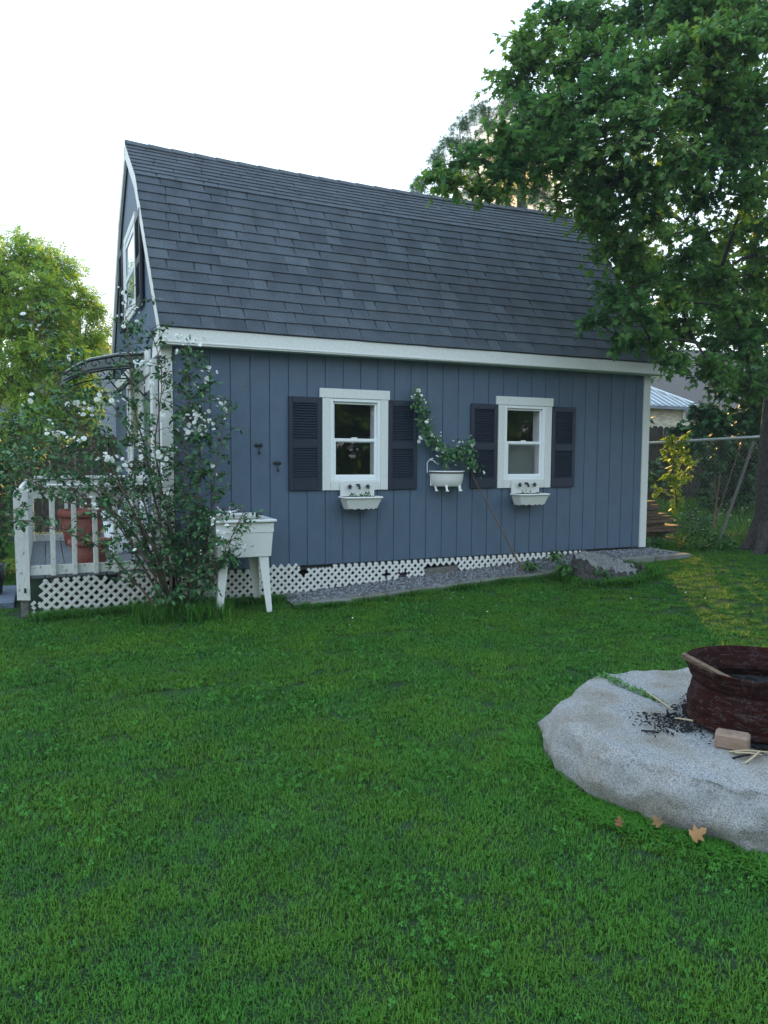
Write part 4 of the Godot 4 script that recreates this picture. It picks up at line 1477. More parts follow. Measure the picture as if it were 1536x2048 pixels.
func gravel_bed() -> void:
	var b := MB.new()
	var n := 60
	for i in n:
		var xa := lerpf(0.72, 5.9, float(i) / n)
		var xb := lerpf(0.72, 5.9, float(i + 1) / n)
		for j in 4:
			var za := -0.4 + 0.15 * j
			var zb := za + 0.15
			if j == 3:
				za = 0.05
				zb = edge_z(xa)
			var pts := [Vector3(xa, bed_y(xa, za) - 0.012, za), Vector3(xb, bed_y(xb, za) - 0.012, za), Vector3(xb, bed_y(xb, zb) - 0.012, zb), Vector3(xa, bed_y(xa, zb) - 0.012, zb)]
			b.face(pts, Vector3.UP)
	setting("gravel_ground", b, M.gravel)
	b = MB.new()
	for sg in [1.0, -1.0]:
		for k in 5:
			var a := TAU * k / 5.0
			var a2 := TAU * (k + 1) / 5.0
			var r := 0.42 + 0.12 * sin(k * 2.3)
			var r2 := 0.42 + 0.12 * sin(((k + 1) % 5) * 2.3)
			var p0 := Vector3(cos(a) * r, 0, sin(a) * r * 0.8)
			var p1 := Vector3(cos(a2) * r2, 0, sin(a2) * r2 * 0.8)
			var tip := Vector3(0.06, sg * 0.3, 0.03)
			b.face([p0, p1, tip], (p0 + p1 + tip * 2.0).normalized())
	var peb := b.mesh()
	var xs := []
	var cs := []
	for i in 9000:
		var x := rng.randf_range(0.72, 5.88)
		var z := rng.randf_range(-0.12, edge_z(x) - 0.02)
		if x < 1.15 and z > 0.2 and rng.randf() < 0.6:
			continue
		var s := rng.randf_range(0.016, 0.042)
		xs.append(Transform3D(Basis.from_euler(Vector3(rng.randf_range(-0.7, 0.7), rng.randf() * TAU, rng.randf_range(-0.7, 0.7))).scaled(Vector3.ONE * s), Vector3(x, bed_y(x, z) + rng.randf_range(-0.008, 0.012), z)))
		var g := rng.randf_range(0.35, 1.35)
		cs.append(Color(g, g * rng.randf_range(0.97, 1.03), g * rng.randf_range(0.97, 1.1)))
	var o := multi("gravel", peb, M.gravel, xs, cs, self)
	tag(o, "grey crushed stone gravel along the foot of the blue wall", "gravel", "", "stuff")


func edging() -> void:
	var o := thing("garden_edging", "row of weathered concrete edging blocks bordering the gravel bed", "edging", Vector3(2.4, -0.33, 0.35))
	var x := 0.86
	while x < 4.2:
		var ln := rng.randf_range(0.26, 0.33)
		var b := MB.new()
		var tone := rng.randf_range(0.7, 1.1)
		b.col = Color(tone, tone * rng.randf_range(0.95, 1.0), tone * rng.randf_range(0.86, 0.98))
		var xm := x + ln * 0.5
		var yt := edge_top(xm)
		var slope := (edge_top(x + ln) - edge_top(x)) / ln
		b.box(Vector3(xm, yt - 0.07, edge_z(xm) + 0.03 + rng.randf_range(-0.01, 0.01)), Vector3(ln - 0.008, 0.14, 0.1), 0.014, Basis(Vector3.BACK, slope) * Basis(Vector3.UP, rng.randf_range(-0.04, 0.04) - (edge_z(x + ln) - edge_z(x)) / ln))
		part("edging_block", b, M.concrete, o)
		x += ln
	# one block lies loose out of the row at its left end
	var b := MB.new()
	b.box(Vector3(1.2, -0.33, 0.52), Vector3(0.22, 0.1, 0.1), 0.015, Basis(Vector3.UP, -0.15))
	single("loose_edging_block", b, M.concrete, "loose concrete block lying in the grass before the left end of the gravel edging", "block")
	var c := thing("corner_kerb", "flat concrete kerb stones around the gravel corner at the right end of the shed", "edging", Vector3(5.5, -0.15, 0.3))
	for q in [[4.88, 5.42, 0.4, 0.5, -0.055], [5.43, 6.02, 0.4, 0.5, -0.05]]:
		b = MB.new()
		b.span(Vector3(q[0], -0.17, q[2]), Vector3(q[1], q[4], q[3]), 0.012)
		part("kerb_stone", b, M.concrete, c)
	b = MB.new()
	slab8(b, [Vector3(5.9, -0.17, 0.392), Vector3(6.02, -0.17, 0.392), Vector3(5.86, -0.15, -0.1), Vector3(5.74, -0.15, -0.1), Vector3(5.9, -0.05, 0.392), Vector3(6.02, -0.05, 0.392), Vector3(5.86, -0.03, -0.1), Vector3(5.74, -0.03, -0.1)])
	part("kerb_stone", b, M.concrete, c)


func stump() -> void:
	var at := Vector3(4.45, -0.25, 0.74)
	var o := thing("tree_stump", "weathered grey tree stump with torn bark beside the gravel bed", "stump", at)
	var f := FastNoiseLite.new()
	f.seed = 5
	f.frequency = 1.0
	var n := 72
	var rings := []
	var b := MB.new()
	for j in 9:
		var h := j / 8.0
		var row := []
		for k in n:
			var a := TAU * k / n
			var ridge := 1.0 + 0.16 * f.get_noise_2d(cos(a) * 2.6, sin(a) * 2.6) + 0.2 * (1.0 - h * 0.5) * absf(f.get_noise_2d(cos(a) * 9.0 + 7.0, sin(a) * 9.0 + h * 0.6))
			var r := lerpf(0.5, 0.38, pow(h, 0.5)) * ridge
			var top := 0.2 - 0.07 * sin(a) - 0.05 * cos(a) + 0.06 * f.get_noise_2d(cos(a) * 3.0 + 9.0, sin(a) * 3.0) + 0.07 * f.get_noise_2d(cos(a) * 11.0, sin(a) * 11.0)
			row.append(at + Vector3(cos(a) * r, -0.06 + (top + 0.06) * h, sin(a) * r * 0.8))
		rings.append(row)
	for j in 8:
		for k in n:
			var k2 := (k + 1) % n
			var nn: Vector3 = ((rings[j][k] + rings[j][k2]) * 0.5 - at) * Vector3(1, 0, 1)
			var cr: Vector3 = (rings[j][k2] - rings[j][k]).cross(rings[j + 1][k] - rings[j][k]).normalized()
			if cr.dot(nn) < 0:
				cr = -cr
			b.face([rings[j][k], rings[j][k2], rings[j + 1][k2], rings[j + 1][k]], cr)
	part("stump_bark", b, M.bark_gray, o)
	b = MB.new()
	var prev := []
	for j in 5:
		var q := 1.0 - j / 4.0
		var row := []
		for k in n:
			var e: Vector3 = rings[8][k]
			var c0 := at + Vector3(0, 0.17, 0)
			var pt := c0.lerp(e, q)
			pt.y += 0.05 * f.get_noise_2d(pt.x * 9.0, pt.z * 9.0) * (1.0 if j > 0 else 0.0) - 0.015 * (1 - q)
			row.append(pt)
		if j > 0:
			for k in n:
				var k2 := (k + 1) % n
				b.face([prev[k], prev[k2], row[k2], row[k]], (Vector3.UP + rdir() * 0.15).normalized())
		prev = row
	part("cut_top", b, M.stump_wood, o)
	for k in 14:
		b = MB.new()
		var a := rng.randf() * TAU
		var r := rng.randf_range(0.36, 0.48)
		var e := at + Vector3(cos(a) * r, rng.randf_range(0.02, 0.1), sin(a) * r * 0.82)
		b.tube([e + Vector3(cos(a) * 0.06, -0.1, sin(a) * 0.06), e, e + Vector3(-cos(a) * 0.06, 0.12, -sin(a) * 0.05)], [0.04, 0.03, 0.008], 5)
		part("root", b, M.bark_gray, o)


# ---------------------------------------------------------------- fire pit on its slab
func slab_stone() -> void:
	var o := thing("granite_slab", "large rounded grey granite slab lying in the lawn under the fire ring", "boulder", Vector3(1.8, -0.5, 4.95))
	var outer := stone_outer()
	var top := stone_top()
	var f := FastNoiseLite.new()
	f.seed = 9
	f.frequency = 1.0
	f.fractal_octaves = 4
	var fc := FastNoiseLite.new()
	fc.seed = 14
	fc.noise_type = FastNoiseLite.TYPE_CELLULAR
	fc.cellular_return_type = FastNoiseLite.RETURN_DISTANCE
	fc.frequency = 1.0
	var cen := Vector2(1.85, 4.98)
	var n := 180
	var ray := func(poly: PackedVector2Array, a: float) -> float:
		var d := Vector2(cos(a), sin(a))
		for i in poly.size():
			var hit = Geometry2D.segment_intersects_segment(cen, cen + d * 4.0, poly[i], poly[(i + 1) % poly.size()])
			if hit != null:
				return cen.distance_to(hit)
		return 1.0
	var ro := []
	var rt := []
	for k in n:
		var a := TAU * k / n
		ro.append(ray.call(outer, a))
		rt.append(ray.call(top, a))
	for pas in 1:
		var o2 := []
		var t2 := []
		for k in n:
			o2.append((ro[(k + n - 1) % n] + ro[k] * 2.0 + ro[(k + 1) % n]) / 4.0)
			t2.append((rt[(k + n - 1) % n] + rt[k] * 2.0 + rt[(k + 1) % n]) / 4.0)
		ro = o2
		rt = t2
	var rings := []
	var lv := 34
	for j in lv:
		var row := []
		for k in n:
			var a := TAU * k / n
			var d := Vector2(cos(a), sin(a))
			var r: float
			var y: float
			if j < 16:
				r = rt[k] * pow(j / 15.0, 0.8)
				y = -0.205
			elif j < 26:
				var u := (j - 15) / 10.0
				r = lerpf(rt[k], ro[k], lerpf(u, sin(u * PI * 0.5), 0.35))
				y = lerpf(-0.205, -0.36, lerpf(clampf(u * 0.6, 0.0, 1.0) if u < 0.55 else 0.33 + (u - 0.55) / 0.45 * 0.67, 1.0 - cos(u * PI * 0.5), 0.35))
			else:
				var u := (j - 25) / 8.0
				r = ro[k] - 0.06 * u
				y = lerpf(-0.36, -0.62, u)
			var q := cen + d * r
			var rough := 0.012 if j < 15 else 0.034
			var dy := f.get_noise_2d(q.x * 2.2, q.y * 2.2) * 0.02 + f.get_noise_2d(q.x * 9.0, q.y * 9.0) * 0.008
			if j >= 14:
				var sl := f.get_noise_3d(q.x * 3.6, y * 6.0, q.y * 3.6) * rough + floorf(f.get_noise_3d(q.x * 2.0, y * 2.0 + 5.0, q.y * 2.0) * 5.0) * 0.006
				sl += (0.35 - fc.get_noise_3d(q.x * 3.2, y * 5.0, q.y * 3.2)) * -0.08 * clampf((j - 13) / 6.0, 0.0, 1.0) + 0.04 * clampf((j - 13) / 6.0, 0.0, 1.0)
				q += d * sl
				dy += f.get_noise_3d(q.x * 5.0, y * 5.0, q.y * 5.0) * rough * 0.6
			# the joint that runs from the ring to the back left edge, and a hairline crack at the front
			var jl := Geometry2D.get_closest_point_to_segment(q, Vector2(1.69, 3.85), Vector2(1.6, 4.68)).distance_to(q)
			if jl < 0.035 and j > 1:
				dy -= 0.035 * (1.0 - jl / 0.035)
			var j2 := Geometry2D.get_closest_point_to_segment(q, Vector2(0.72, 5.06), Vector2(1.02, 4.97)).distance_to(q)
			if j2 < 0.014:
				dy -= 0.016 * (1.0 - j2 / 0.014)
			row.append(Vector3(q.x, y + dy, q.y))
		rings.append(row)
	var b := MB.new()
	var idx := []
	for j in lv:
		var row := []
		for k in n:
			var pk: Vector3 = rings[j][(k + 1) % n] - rings[j][(k + n - 1) % n]
			var pj: Vector3 = rings[mini(j + 1, lv - 1)][k] - rings[maxi(j - 1, 0)][k]
			var nn := pj.cross(pk).normalized()
			if j == 0:
				nn = Vector3.UP
			var out: Vector3 = rings[j][k] - Vector3(cen.x, -0.9, cen.y)
			if nn.dot(out) < 0.0:
				nn = -nn
			row.append(b.p(rings[j][k], nn))
		idx.append(row)
	for j in lv - 1:
		for k in n:
			var k2 := (k + 1) % n
			b.tri(idx[j][k], idx[j][k2], idx[j + 1][k])
			b.tri(idx[j + 1][k], idx[j][k2], idx[j + 1][k2])
	part("stone_body", b, M.granite, o)
	# moss and weeds in the joint
	var xs := []
	for k in 420:
		var t := pow(rng.randf(), 1.5)
		var q := Vector2(1.69, 3.9).lerp(Vector2(1.63, 4.45), t) + Vector2(rng.randfn(0, 0.035 * (1.2 - t)), rng.randfn(0, 0.02))
		xs.append(aim(Vector3(q.x, -0.215 + rng.randf() * 0.015, q.y), rdir() + Vector3.UP * 0.4, Vector3.UP, rng.randf_range(0.012, 0.026)))
	var ms := multi("moss", M.ovate_mesh, M.hedge_leaf, xs, tints(xs.size(), Color(1.0, 1.1, 0.9), Color(2.4, 2.2, 1.6)), o)
	ms.set_meta("kind", "stuff")


func fire_ring() -> void:
	var at := Vector3(1.86, -0.19, 4.93)
	var o := thing("fire_ring", "rusty steel wheel rim used as a fire ring on the granite slab", "fire pit", at)
	var b := MB.new()
	b.lathe(at, [Vector2(0.35, -0.004), Vector2(0.366, 0.0), Vector2(0.371, 0.012), Vector2(0.366, 0.026), Vector2(0.358, 0.036), Vector2(0.362, 0.05), Vector2(0.365, 0.085), Vector2(0.36, 0.115), Vector2(0.35, 0.14), Vector2(0.346, 0.165), Vector2(0.342, 0.182), Vector2(0.33, 0.188), Vector2(0.329, 0.194), Vector2(0.338, 0.208), Vector2(0.352, 0.222), Vector2(0.355, 0.228), Vector2(0.354, 0.234), Vector2(0.366, 0.26), Vector2(0.38, 0.284), Vector2(0.383, 0.294)], 72)
	part("outer_wall", b, M.rust, o)
	b = MB.new()
	b.lathe(at, [Vector2(0.382, 0.294), Vector2(0.378, 0.3), Vector2(0.372, 0.298), Vector2(0.366, 0.285), Vector2(0.353, 0.262), Vector2(0.341, 0.232), Vector2(0.325, 0.208), Vector2(0.317, 0.194), Vector2(0.32, 0.182), Vector2(0.333, 0.165), Vector2(0.345, 0.13), Vector2(0.35, 0.0)], 72)
	part("inner_wall", b, M.rust, o)
	b = MB.new()
	b.lathe(at, [Vector2(0.001, 0.15), Vector2(0.12, 0.155), Vector2(0.22, 0.15), Vector2(0.335, 0.145)], 30)
	part("ash_bed", b, M.ash, o)
	# charred pieces and pale ash flakes on the bed
	b = MB.new()
	for k in 130:
		var a := rng.randf() * TAU
		var r := 0.28 * sqrt(rng.randf())
		var g := rng.randf_range(0.6, 1.6) if rng.randf() < 0.6 else rng.randf_range(8.0, 22.0)
		b.col = Color(g, g, g)
		b.box(at + Vector3(cos(a) * r, 0.162, sin(a) * r), Vector3(rng.randf_range(0.01, 0.05), 0.008, rng.randf_range(0.005, 0.015)), 0.0, Basis.from_euler(Vector3(rng.randf_range(-0.4, 0.4), rng.randf() * TAU, 0)))
	var c := part("charcoal", b, M.ash, o)
	c.set_meta("kind", "stuff")
	# loose ash under the ring
	b = MB.new()
	var n := 40
	var pts := []
	for k in n:
		var a := TAU * k / n
		var r := 0.375 + 0.02 * sin(a * 3.0 + 1.0) + rng.randf_range(-0.015, 0.02)
		pts.append(Vector3(at.x + cos(a) * r, -0.197, at.z + sin(a) * r))
	b.face(pts, Vector3.UP)
	for k in 1100:
		var a := rng.randf() * TAU
		var r := 0.36 + absf(rng.randfn(0, 0.06))
		if rng.randf() < 0.25:
			a = rng.randf_range(PI * 1.02, PI * 1.2)
			r += rng.randf_range(0.0, 0.2)
		var g := rng.randf_range(0.5, 3.0) if rng.randf() < 0.72 else rng.randf_range(10.0, 34.0)
		b.col = Color(g, g, g)
		b.box(Vector3(at.x + cos(a) * r, -0.194, at.z + sin(a) * r), Vector3(rng.randf_range(0.003, 0.018), rng.randf_range(0.002, 0.006), rng.randf_range(0.003, 0.008)), 0.0, Basis.from_euler(Vector3(rng.randf_range(-0.3, 0.3), rng.randf() * TAU, rng.randf_range(-0.3, 0.3))))
	var sp := part("spilled_ash", b, M.ash, self)
	tag(sp, "black ash and charcoal spilled on the granite around the rusty fire ring", "ash", "", "stuff")
	# wooden slat laid over the rim
	b = MB.new()
	var s0 := Vector3(1.53, 0.135, 4.7)
	var s1 := Vector3(1.7, 0.0, 4.99)
	var d := (s1 - s0).normalized()
	var u := d.cross(Vector3.UP).normalized()
	b.box((s0 + s1) * 0.5, Vector3(0.05, 0.022, (s1 - s0).length()), 0.003, Basis(u, d.cross(u) * -1.0 if d.cross(u).y < 0 else d.cross(u), d))
	single("wooden_slat", b, M.lumber, "short wooden slat resting over the left edge of the rusty fire ring", "slat")
	b = MB.new()
	b.box(Vector3(1.432, -0.165, 5.12), Vector3(0.15, 0.075, 0.085), 0.01, Basis(Vector3.UP, -0.93) * Basis(Vector3.RIGHT, 0.04))
	single("brick", b, M.brick, "worn pale brick wedged under the front of the rusty fire ring", "brick")
	for q in [[Vector3(1.673, -0.198, 4.303), Vector3(1.61, -0.192, 4.47), Vector3(1.571, -0.197, 4.609), "long pale stalk lying in the joint of the granite slab", "straw"], [Vector3(1.476, -0.196, 4.72), Vector3(1.5, -0.187, 4.78), Vector3(1.555, -0.19, 4.85), "short curved pale twig beside the fire ring's left foot", "straw"], [Vector3(1.366, -0.197, 5.16), Vector3(1.43, -0.185, 5.2), Vector3(1.55, -0.194, 5.26), "longest straight straw stalk in front of the pale brick", "straw"], [Vector3(1.37, -0.19, 5.19), Vector3(1.42, -0.185, 5.23), Vector3(1.47, -0.194, 5.25), "second straw stalk beside the longest one before the brick", "straw"], [Vector3(1.324, -0.197, 5.284), Vector3(1.4, -0.187, 5.265), Vector3(1.47, -0.18, 5.24), "crooked straw stalk crossing the others before the brick", "straw"], [Vector3(1.41, -0.197, 4.71), Vector3(1.45, -0.185, 4.69), Vector3(1.53, -0.19, 4.67), "burnt black twig left of the fire ring", "ash"], [Vector3(1.32, -0.197, 5.22), Vector3(1.37, -0.187, 5.235), Vector3(1.42, -0.194, 5.23), "burnt black twig lying under the crooked straw", "ash"], [Vector3(1.19, -0.199, 4.78), Vector3(1.22, -0.193, 4.82), Vector3(1.25, -0.198, 4.84), "small black twig alone on the open granite", "ash"]]:
		b = MB.new()
		b.tube([q[0], q[1], q[2]], [0.005, 0.0055, 0.004], 5)
		single("twig", b, M[q[4]], q[3], "twig")
	# three dry leaves
	for q in [[Vector3(0.73, -0.43, 5.15), 0.045, 0.4, "small curled tan leaf in the grass left of the other two"], [Vector3(0.89, -0.425, 5.225), 0.05, 1.3, "curled tan leaf tucked under the granite between the other two"], [Vector3(0.945, -0.43, 5.35), 0.075, -0.5, "largest dry orange maple leaf lying under the granite's edge"]]:
		b = MB.new()
		var mm: ArrayMesh = M.maple_mesh
		var arr := mm.surface_get_arrays(0)
		var curl: float = 2.6 if q[1] < 0.048 else (1.9 if q[1] < 0.06 else 0.8)
		b.col = Color(0.75, 0.7, 0.7) if q[1] < 0.048 else (Color(0.85, 0.95, 1.0) if q[1] < 0.06 else Color(1.15, 1.0, 0.9))
		var face_to := Vector3(-0.68, 0.62, 0.6).normalized()
		var xf := aim(q[0], Vector3(0.45, 0.75, 0.05).rotated(face_to, q[2]), face_to, 1.0)
		for vi in arr[Mesh.ARRAY_VERTEX].size():
			var pv: Vector3 = arr[Mesh.ARRAY_VERTEX][vi]
			pv.y += curl * 1.5 * pv.x * pv.x - curl * 0.4 * pv.x + curl * 0.8 * (pv.z - 0.4) * (pv.z - 0.4)
			b.p(xf * (pv * q[1]), xf.basis * (arr[Mesh.ARRAY_NORMAL][vi] as Vector3))
		for k in range(0, arr[Mesh.ARRAY_INDEX].size(), 3):
			b.tri(arr[Mesh.ARRAY_INDEX][k], arr[Mesh.ARRAY_INDEX][k + 1], arr[Mesh.ARRAY_INDEX][k + 2])
		single("dry_leaf", b, M.dry_leaf, q[3], "leaf", "dry leaves by the granite slab")


# ---------------------------------------------------------------- trees and background
func maple() -> void:
	var at := Vector3(7.36, -0.1, 0.66)
	var o := thing("maple_tree", "large green maple with dark bark whose branches hang over the shed roof", "tree", at)
	var b := MB.new()
	var path := [at + Vector3(0, -0.2, 0), at + Vector3(0, 0.1, 0), at + Vector3(0.01, 0.5, 0), at + Vector3(0.02, 1.4, 0), at + Vector3(0.06, 2.6, 0.02), at + Vector3(0.05, 3.8, 0.05), at + Vector3(0.12, 5.2, 0.0), at + Vector3(0.1, 6.8, 0.1), at + Vector3(0.2, 8.4, 0.1)]
	b.tube(path, [0.36, 0.32, 0.28, 0.265, 0.25, 0.22, 0.17, 0.12, 0.05], 20)
	for k in 7:
		var a := TAU * k / 7.0 + 0.3
		var d := Vector3(cos(a), 0, sin(a))
		b.tube([at + d * 0.2 + Vector3(0, 0.42, 0), at + d * 0.34 + Vector3(0, 0.08, 0), at + d * 0.5 + Vector3(0, -0.08, 0)], [0.1, 0.08, 0.04], 8)
	part("trunk", b, M.bark, o)
	var cl := [Vector4(3.74, 5.65, -0.2, 0.42), Vector4(3.77, 5.96, 0, 0.42), Vector4(4.45, 6.59, -0.4, 0.45), Vector4(4.01, 5.65, 0.3, 0.41), Vector4(5.15, 6.92, -0.6, 0.48), Vector4(4.41, 5.8, 0.5, 0.41), Vector4(5.63, 6.77, -0.2, 0.52), Vector4(5.42, 6.43, 0.6, 0.45), Vector4(5.7, 6.34, 1, 0.44), Vector4(3.03, 4.56, 0.6, 0.3),
		Vector4(2.66, 4.31, 0.5, 0.29), Vector4(2.48, 4.05, 0.4, 0.22), Vector4(2.4, 4.21, 0.2, 0.18), Vector4(3.62, 4.98, 0.2, 0.42), Vector4(3.57, 4.8, 0.9, 0.46), Vector4(3.76, 4.85, 1.3, 0.48), Vector4(4.44, 5.23, 1.2, 0.55), Vector4(4.73, 5.26, 1.6, 0.54), Vector4(5.13, 5.4, 1.8, 0.52), Vector4(3.61, 4.4, 0.6, 0.46)]
	cl.append_array([Vector4(3.16, 4.26, 0.5, 0.33), Vector4(2.85, 4, 0.4, 0.21), Vector4(3.67, 4.33, 1.2, 0.5), Vector4(3.9, 4.38, 1.7, 0.49), Vector4(4.85, 4.81, 1.4, 0.54), Vector4(5.16, 4.81, 1.8, 0.51), Vector4(3.88, 4, 0.8, 0.37), Vector4(4.02, 4, 1.3, 0.47), Vector4(4.27, 4.05, 1.7, 0.47), Vector4(5.06, 4.36, 1.6, 0.5),
		Vector4(6.12, 4.68, 1.2, 0.42), Vector4(4.14, 3.72, 0.9, 0.27), Vector4(4.24, 3.7, 1.4, 0.32), Vector4(5.35, 4.18, 1, 0.4), Vector4(5.68, 4.1, 1.4, 0.4), Vector4(4.64, 3.42, 0.8, 0.35), Vector4(4.28, 2.98, 0.9, 0.27), Vector4(4.09, 2.7, 0.8, 0.21), Vector4(4.33, 2.74, 1.2, 0.32), Vector4(5.52, 3.49, 0.4, 0.28)])
	cl.append_array([Vector4(4.75, 2.5, 1, 0.25), Vector4(4.95, 2.32, 1.2, 0.24), Vector4(5.61, 2.23, 1.1, 0.32), Vector4(6.36, 2.56, 0.9, 0.38), Vector4(6.38, 3.09, 1, 0.25), Vector4(6.11, 3.45, 0.7, 0.24), Vector4(6.91, 3.78, 0.6, 0.27), Vector4(5.4, 2.73, 0.9, 0.26), Vector4(4.44, 2.49, 0.9, 0.22), Vector4(6.64, 2.07, 0.8, 0.32), Vector4(5.0, 3.0, 1.1, 0.17), Vector4(5.48, 3.04, 0.5, 0.24)])
	cl.append_array([Vector4(6.47, 4.29, -0.6, 0.32), Vector4(6.29, 4.06, 0.2, 0.33), Vector4(8.05, 4.53, -0.8, 0.34), Vector4(6.65, 4.07, 0.8, 0.35), Vector4(5.25, 3.46, 0.9, 0.33), Vector4(7.98, 4.33, -1.2, 0.35), Vector4(8.06, 3.83, -0.6, 0.25), Vector4(6, 3.33, 0.5, 0.3), Vector4(6.84, 3.61, -0.8, 0.35), Vector4(6.08, 3.02, 0.9, 0.32), Vector4(8.88, 3.68, -1, 0.35), Vector4(7.4, 2.83, -0.6, 0.26), Vector4(8.02, 3.72, -1.6, 0.3), Vector4(7.26, 2.92, 0.2, 0.28), Vector4(5.35, 2.72, 0.6, 0.31), Vector4(9.2, 4.57, -2, 0.31), Vector4(9.52, 3.16, -1.4, 0.25), Vector4(8.81, 3.36, -1.5, 0.27), Vector4(4.65, 3.1, 1, 0.28), Vector4(4.28, 3.44, 1, 0.35), Vector4(3.92, 3.71, 1, 0.33)])
	var shown := cl.size()
	# the rest of the crown, beyond the frame
	for k in 52:
		var a := rng.randf() * TAU
		var r := rng.randf_range(0.8, 4.0)
		var y := rng.randf_range(2.4, 9.0)
		var q := Vector3(at.x + 0.4 + cos(a) * r * (1.0 if y < 7.0 else 0.6), y, at.z + sin(a) * r * (1.0 if y < 7.0 else 0.6))
		if q.x < 7.0 and q.y < 6.3:
			continue
		cl.append(Vector4(q.x, q.y, q.z, rng.randf_range(0.55, 0.85)))
	b = MB.new()
	limbs(b, path.slice(4), cl, 0.09)
	var xs := []
	var shade := []
	for i in cl.size():
		var q: Vector4 = cl[i]
		var r: float = q.w * (1.22 if i < shown else 1.0)
		spray(xs, b, Vector3(q.x, q.y, q.z), r, int((2150.0 if i < shown else 620.0) * r * r) + 20, 0.078 if i < shown else 0.14, 0.7, 0.25, 9)
		var hue := Color(0.8, 0.9, 0.9).lerp(Color(1.6, 1.35, 0.9), rng.randf())
		while shade.size() < xs.size():
			shade.append(hue)
	part("branches", b, M.bark, o)
	# the leaves that show largest are parts of their own
	var near := []
	for i in xs.size():
		var p0: Vector3 = xs[i].origin
		if p0.x < 6.3 and p0.z > 0.4:
			near.append([p0.distance_to(CAM), i])
	near.sort_custom(func(p, q): return p[0] < q[0])
	var own := {}
	for i in mini(290, near.size()):
		own[near[i][1]] = true
	var left := []
	var cs := []
	for i in xs.size():
		var g := rng.randf()
		if own.has(i):
			copy_part("leaf", M.maple_mesh, xs[i], M["maple_leaf_%d" % rng.randi_range(0, 3)], o)
		else:
			left.append(xs[i])
			cs.append(Color(0.6, 0.75, 0.75).lerp(Color(1.4, 1.3, 1.05), g * g) * (shade[i] as Color))
	var m := multi("crown", M.maple_mesh, M.maple_leaf, left, cs, o)
	m.set_meta("kind", "stuff")


func tree(called: String, label: String, cat: String, trunk: Array, r0: float, cl: Array, leaf: Mesh, lm: Material, size: float, dens: float, ca: Color, cb: Color, group := "", hang := 0.25) -> Node3D:
	var o := thing(called, label, cat, trunk[0], group)
	if r0 > 0.0:
		var b := MB.new()
		var rad := []
		for i in trunk.size():
			rad.append(lerpf(r0, r0 * 0.35, float(i) / (trunk.size() - 1)))
		b.tube(trunk, rad, 10)
		part("trunk", b, M.bark, o)
	var bb := MB.new()
	limbs(bb, trunk, cl, maxf(r0 * 0.4, 0.012))
	var xs := []
	for q in cl:
		spray(xs, bb, Vector3(q.x, q.y, q.z), q.w * 1.15, int(dens * q.w * q.w) + 12, size, 0.8, hang, 9)
	part("branches", bb, M.bark, o)
	multi("crown", leaf, lm, xs, tints(xs.size(), ca, cb), o).set_meta("kind", "stuff")
	return o


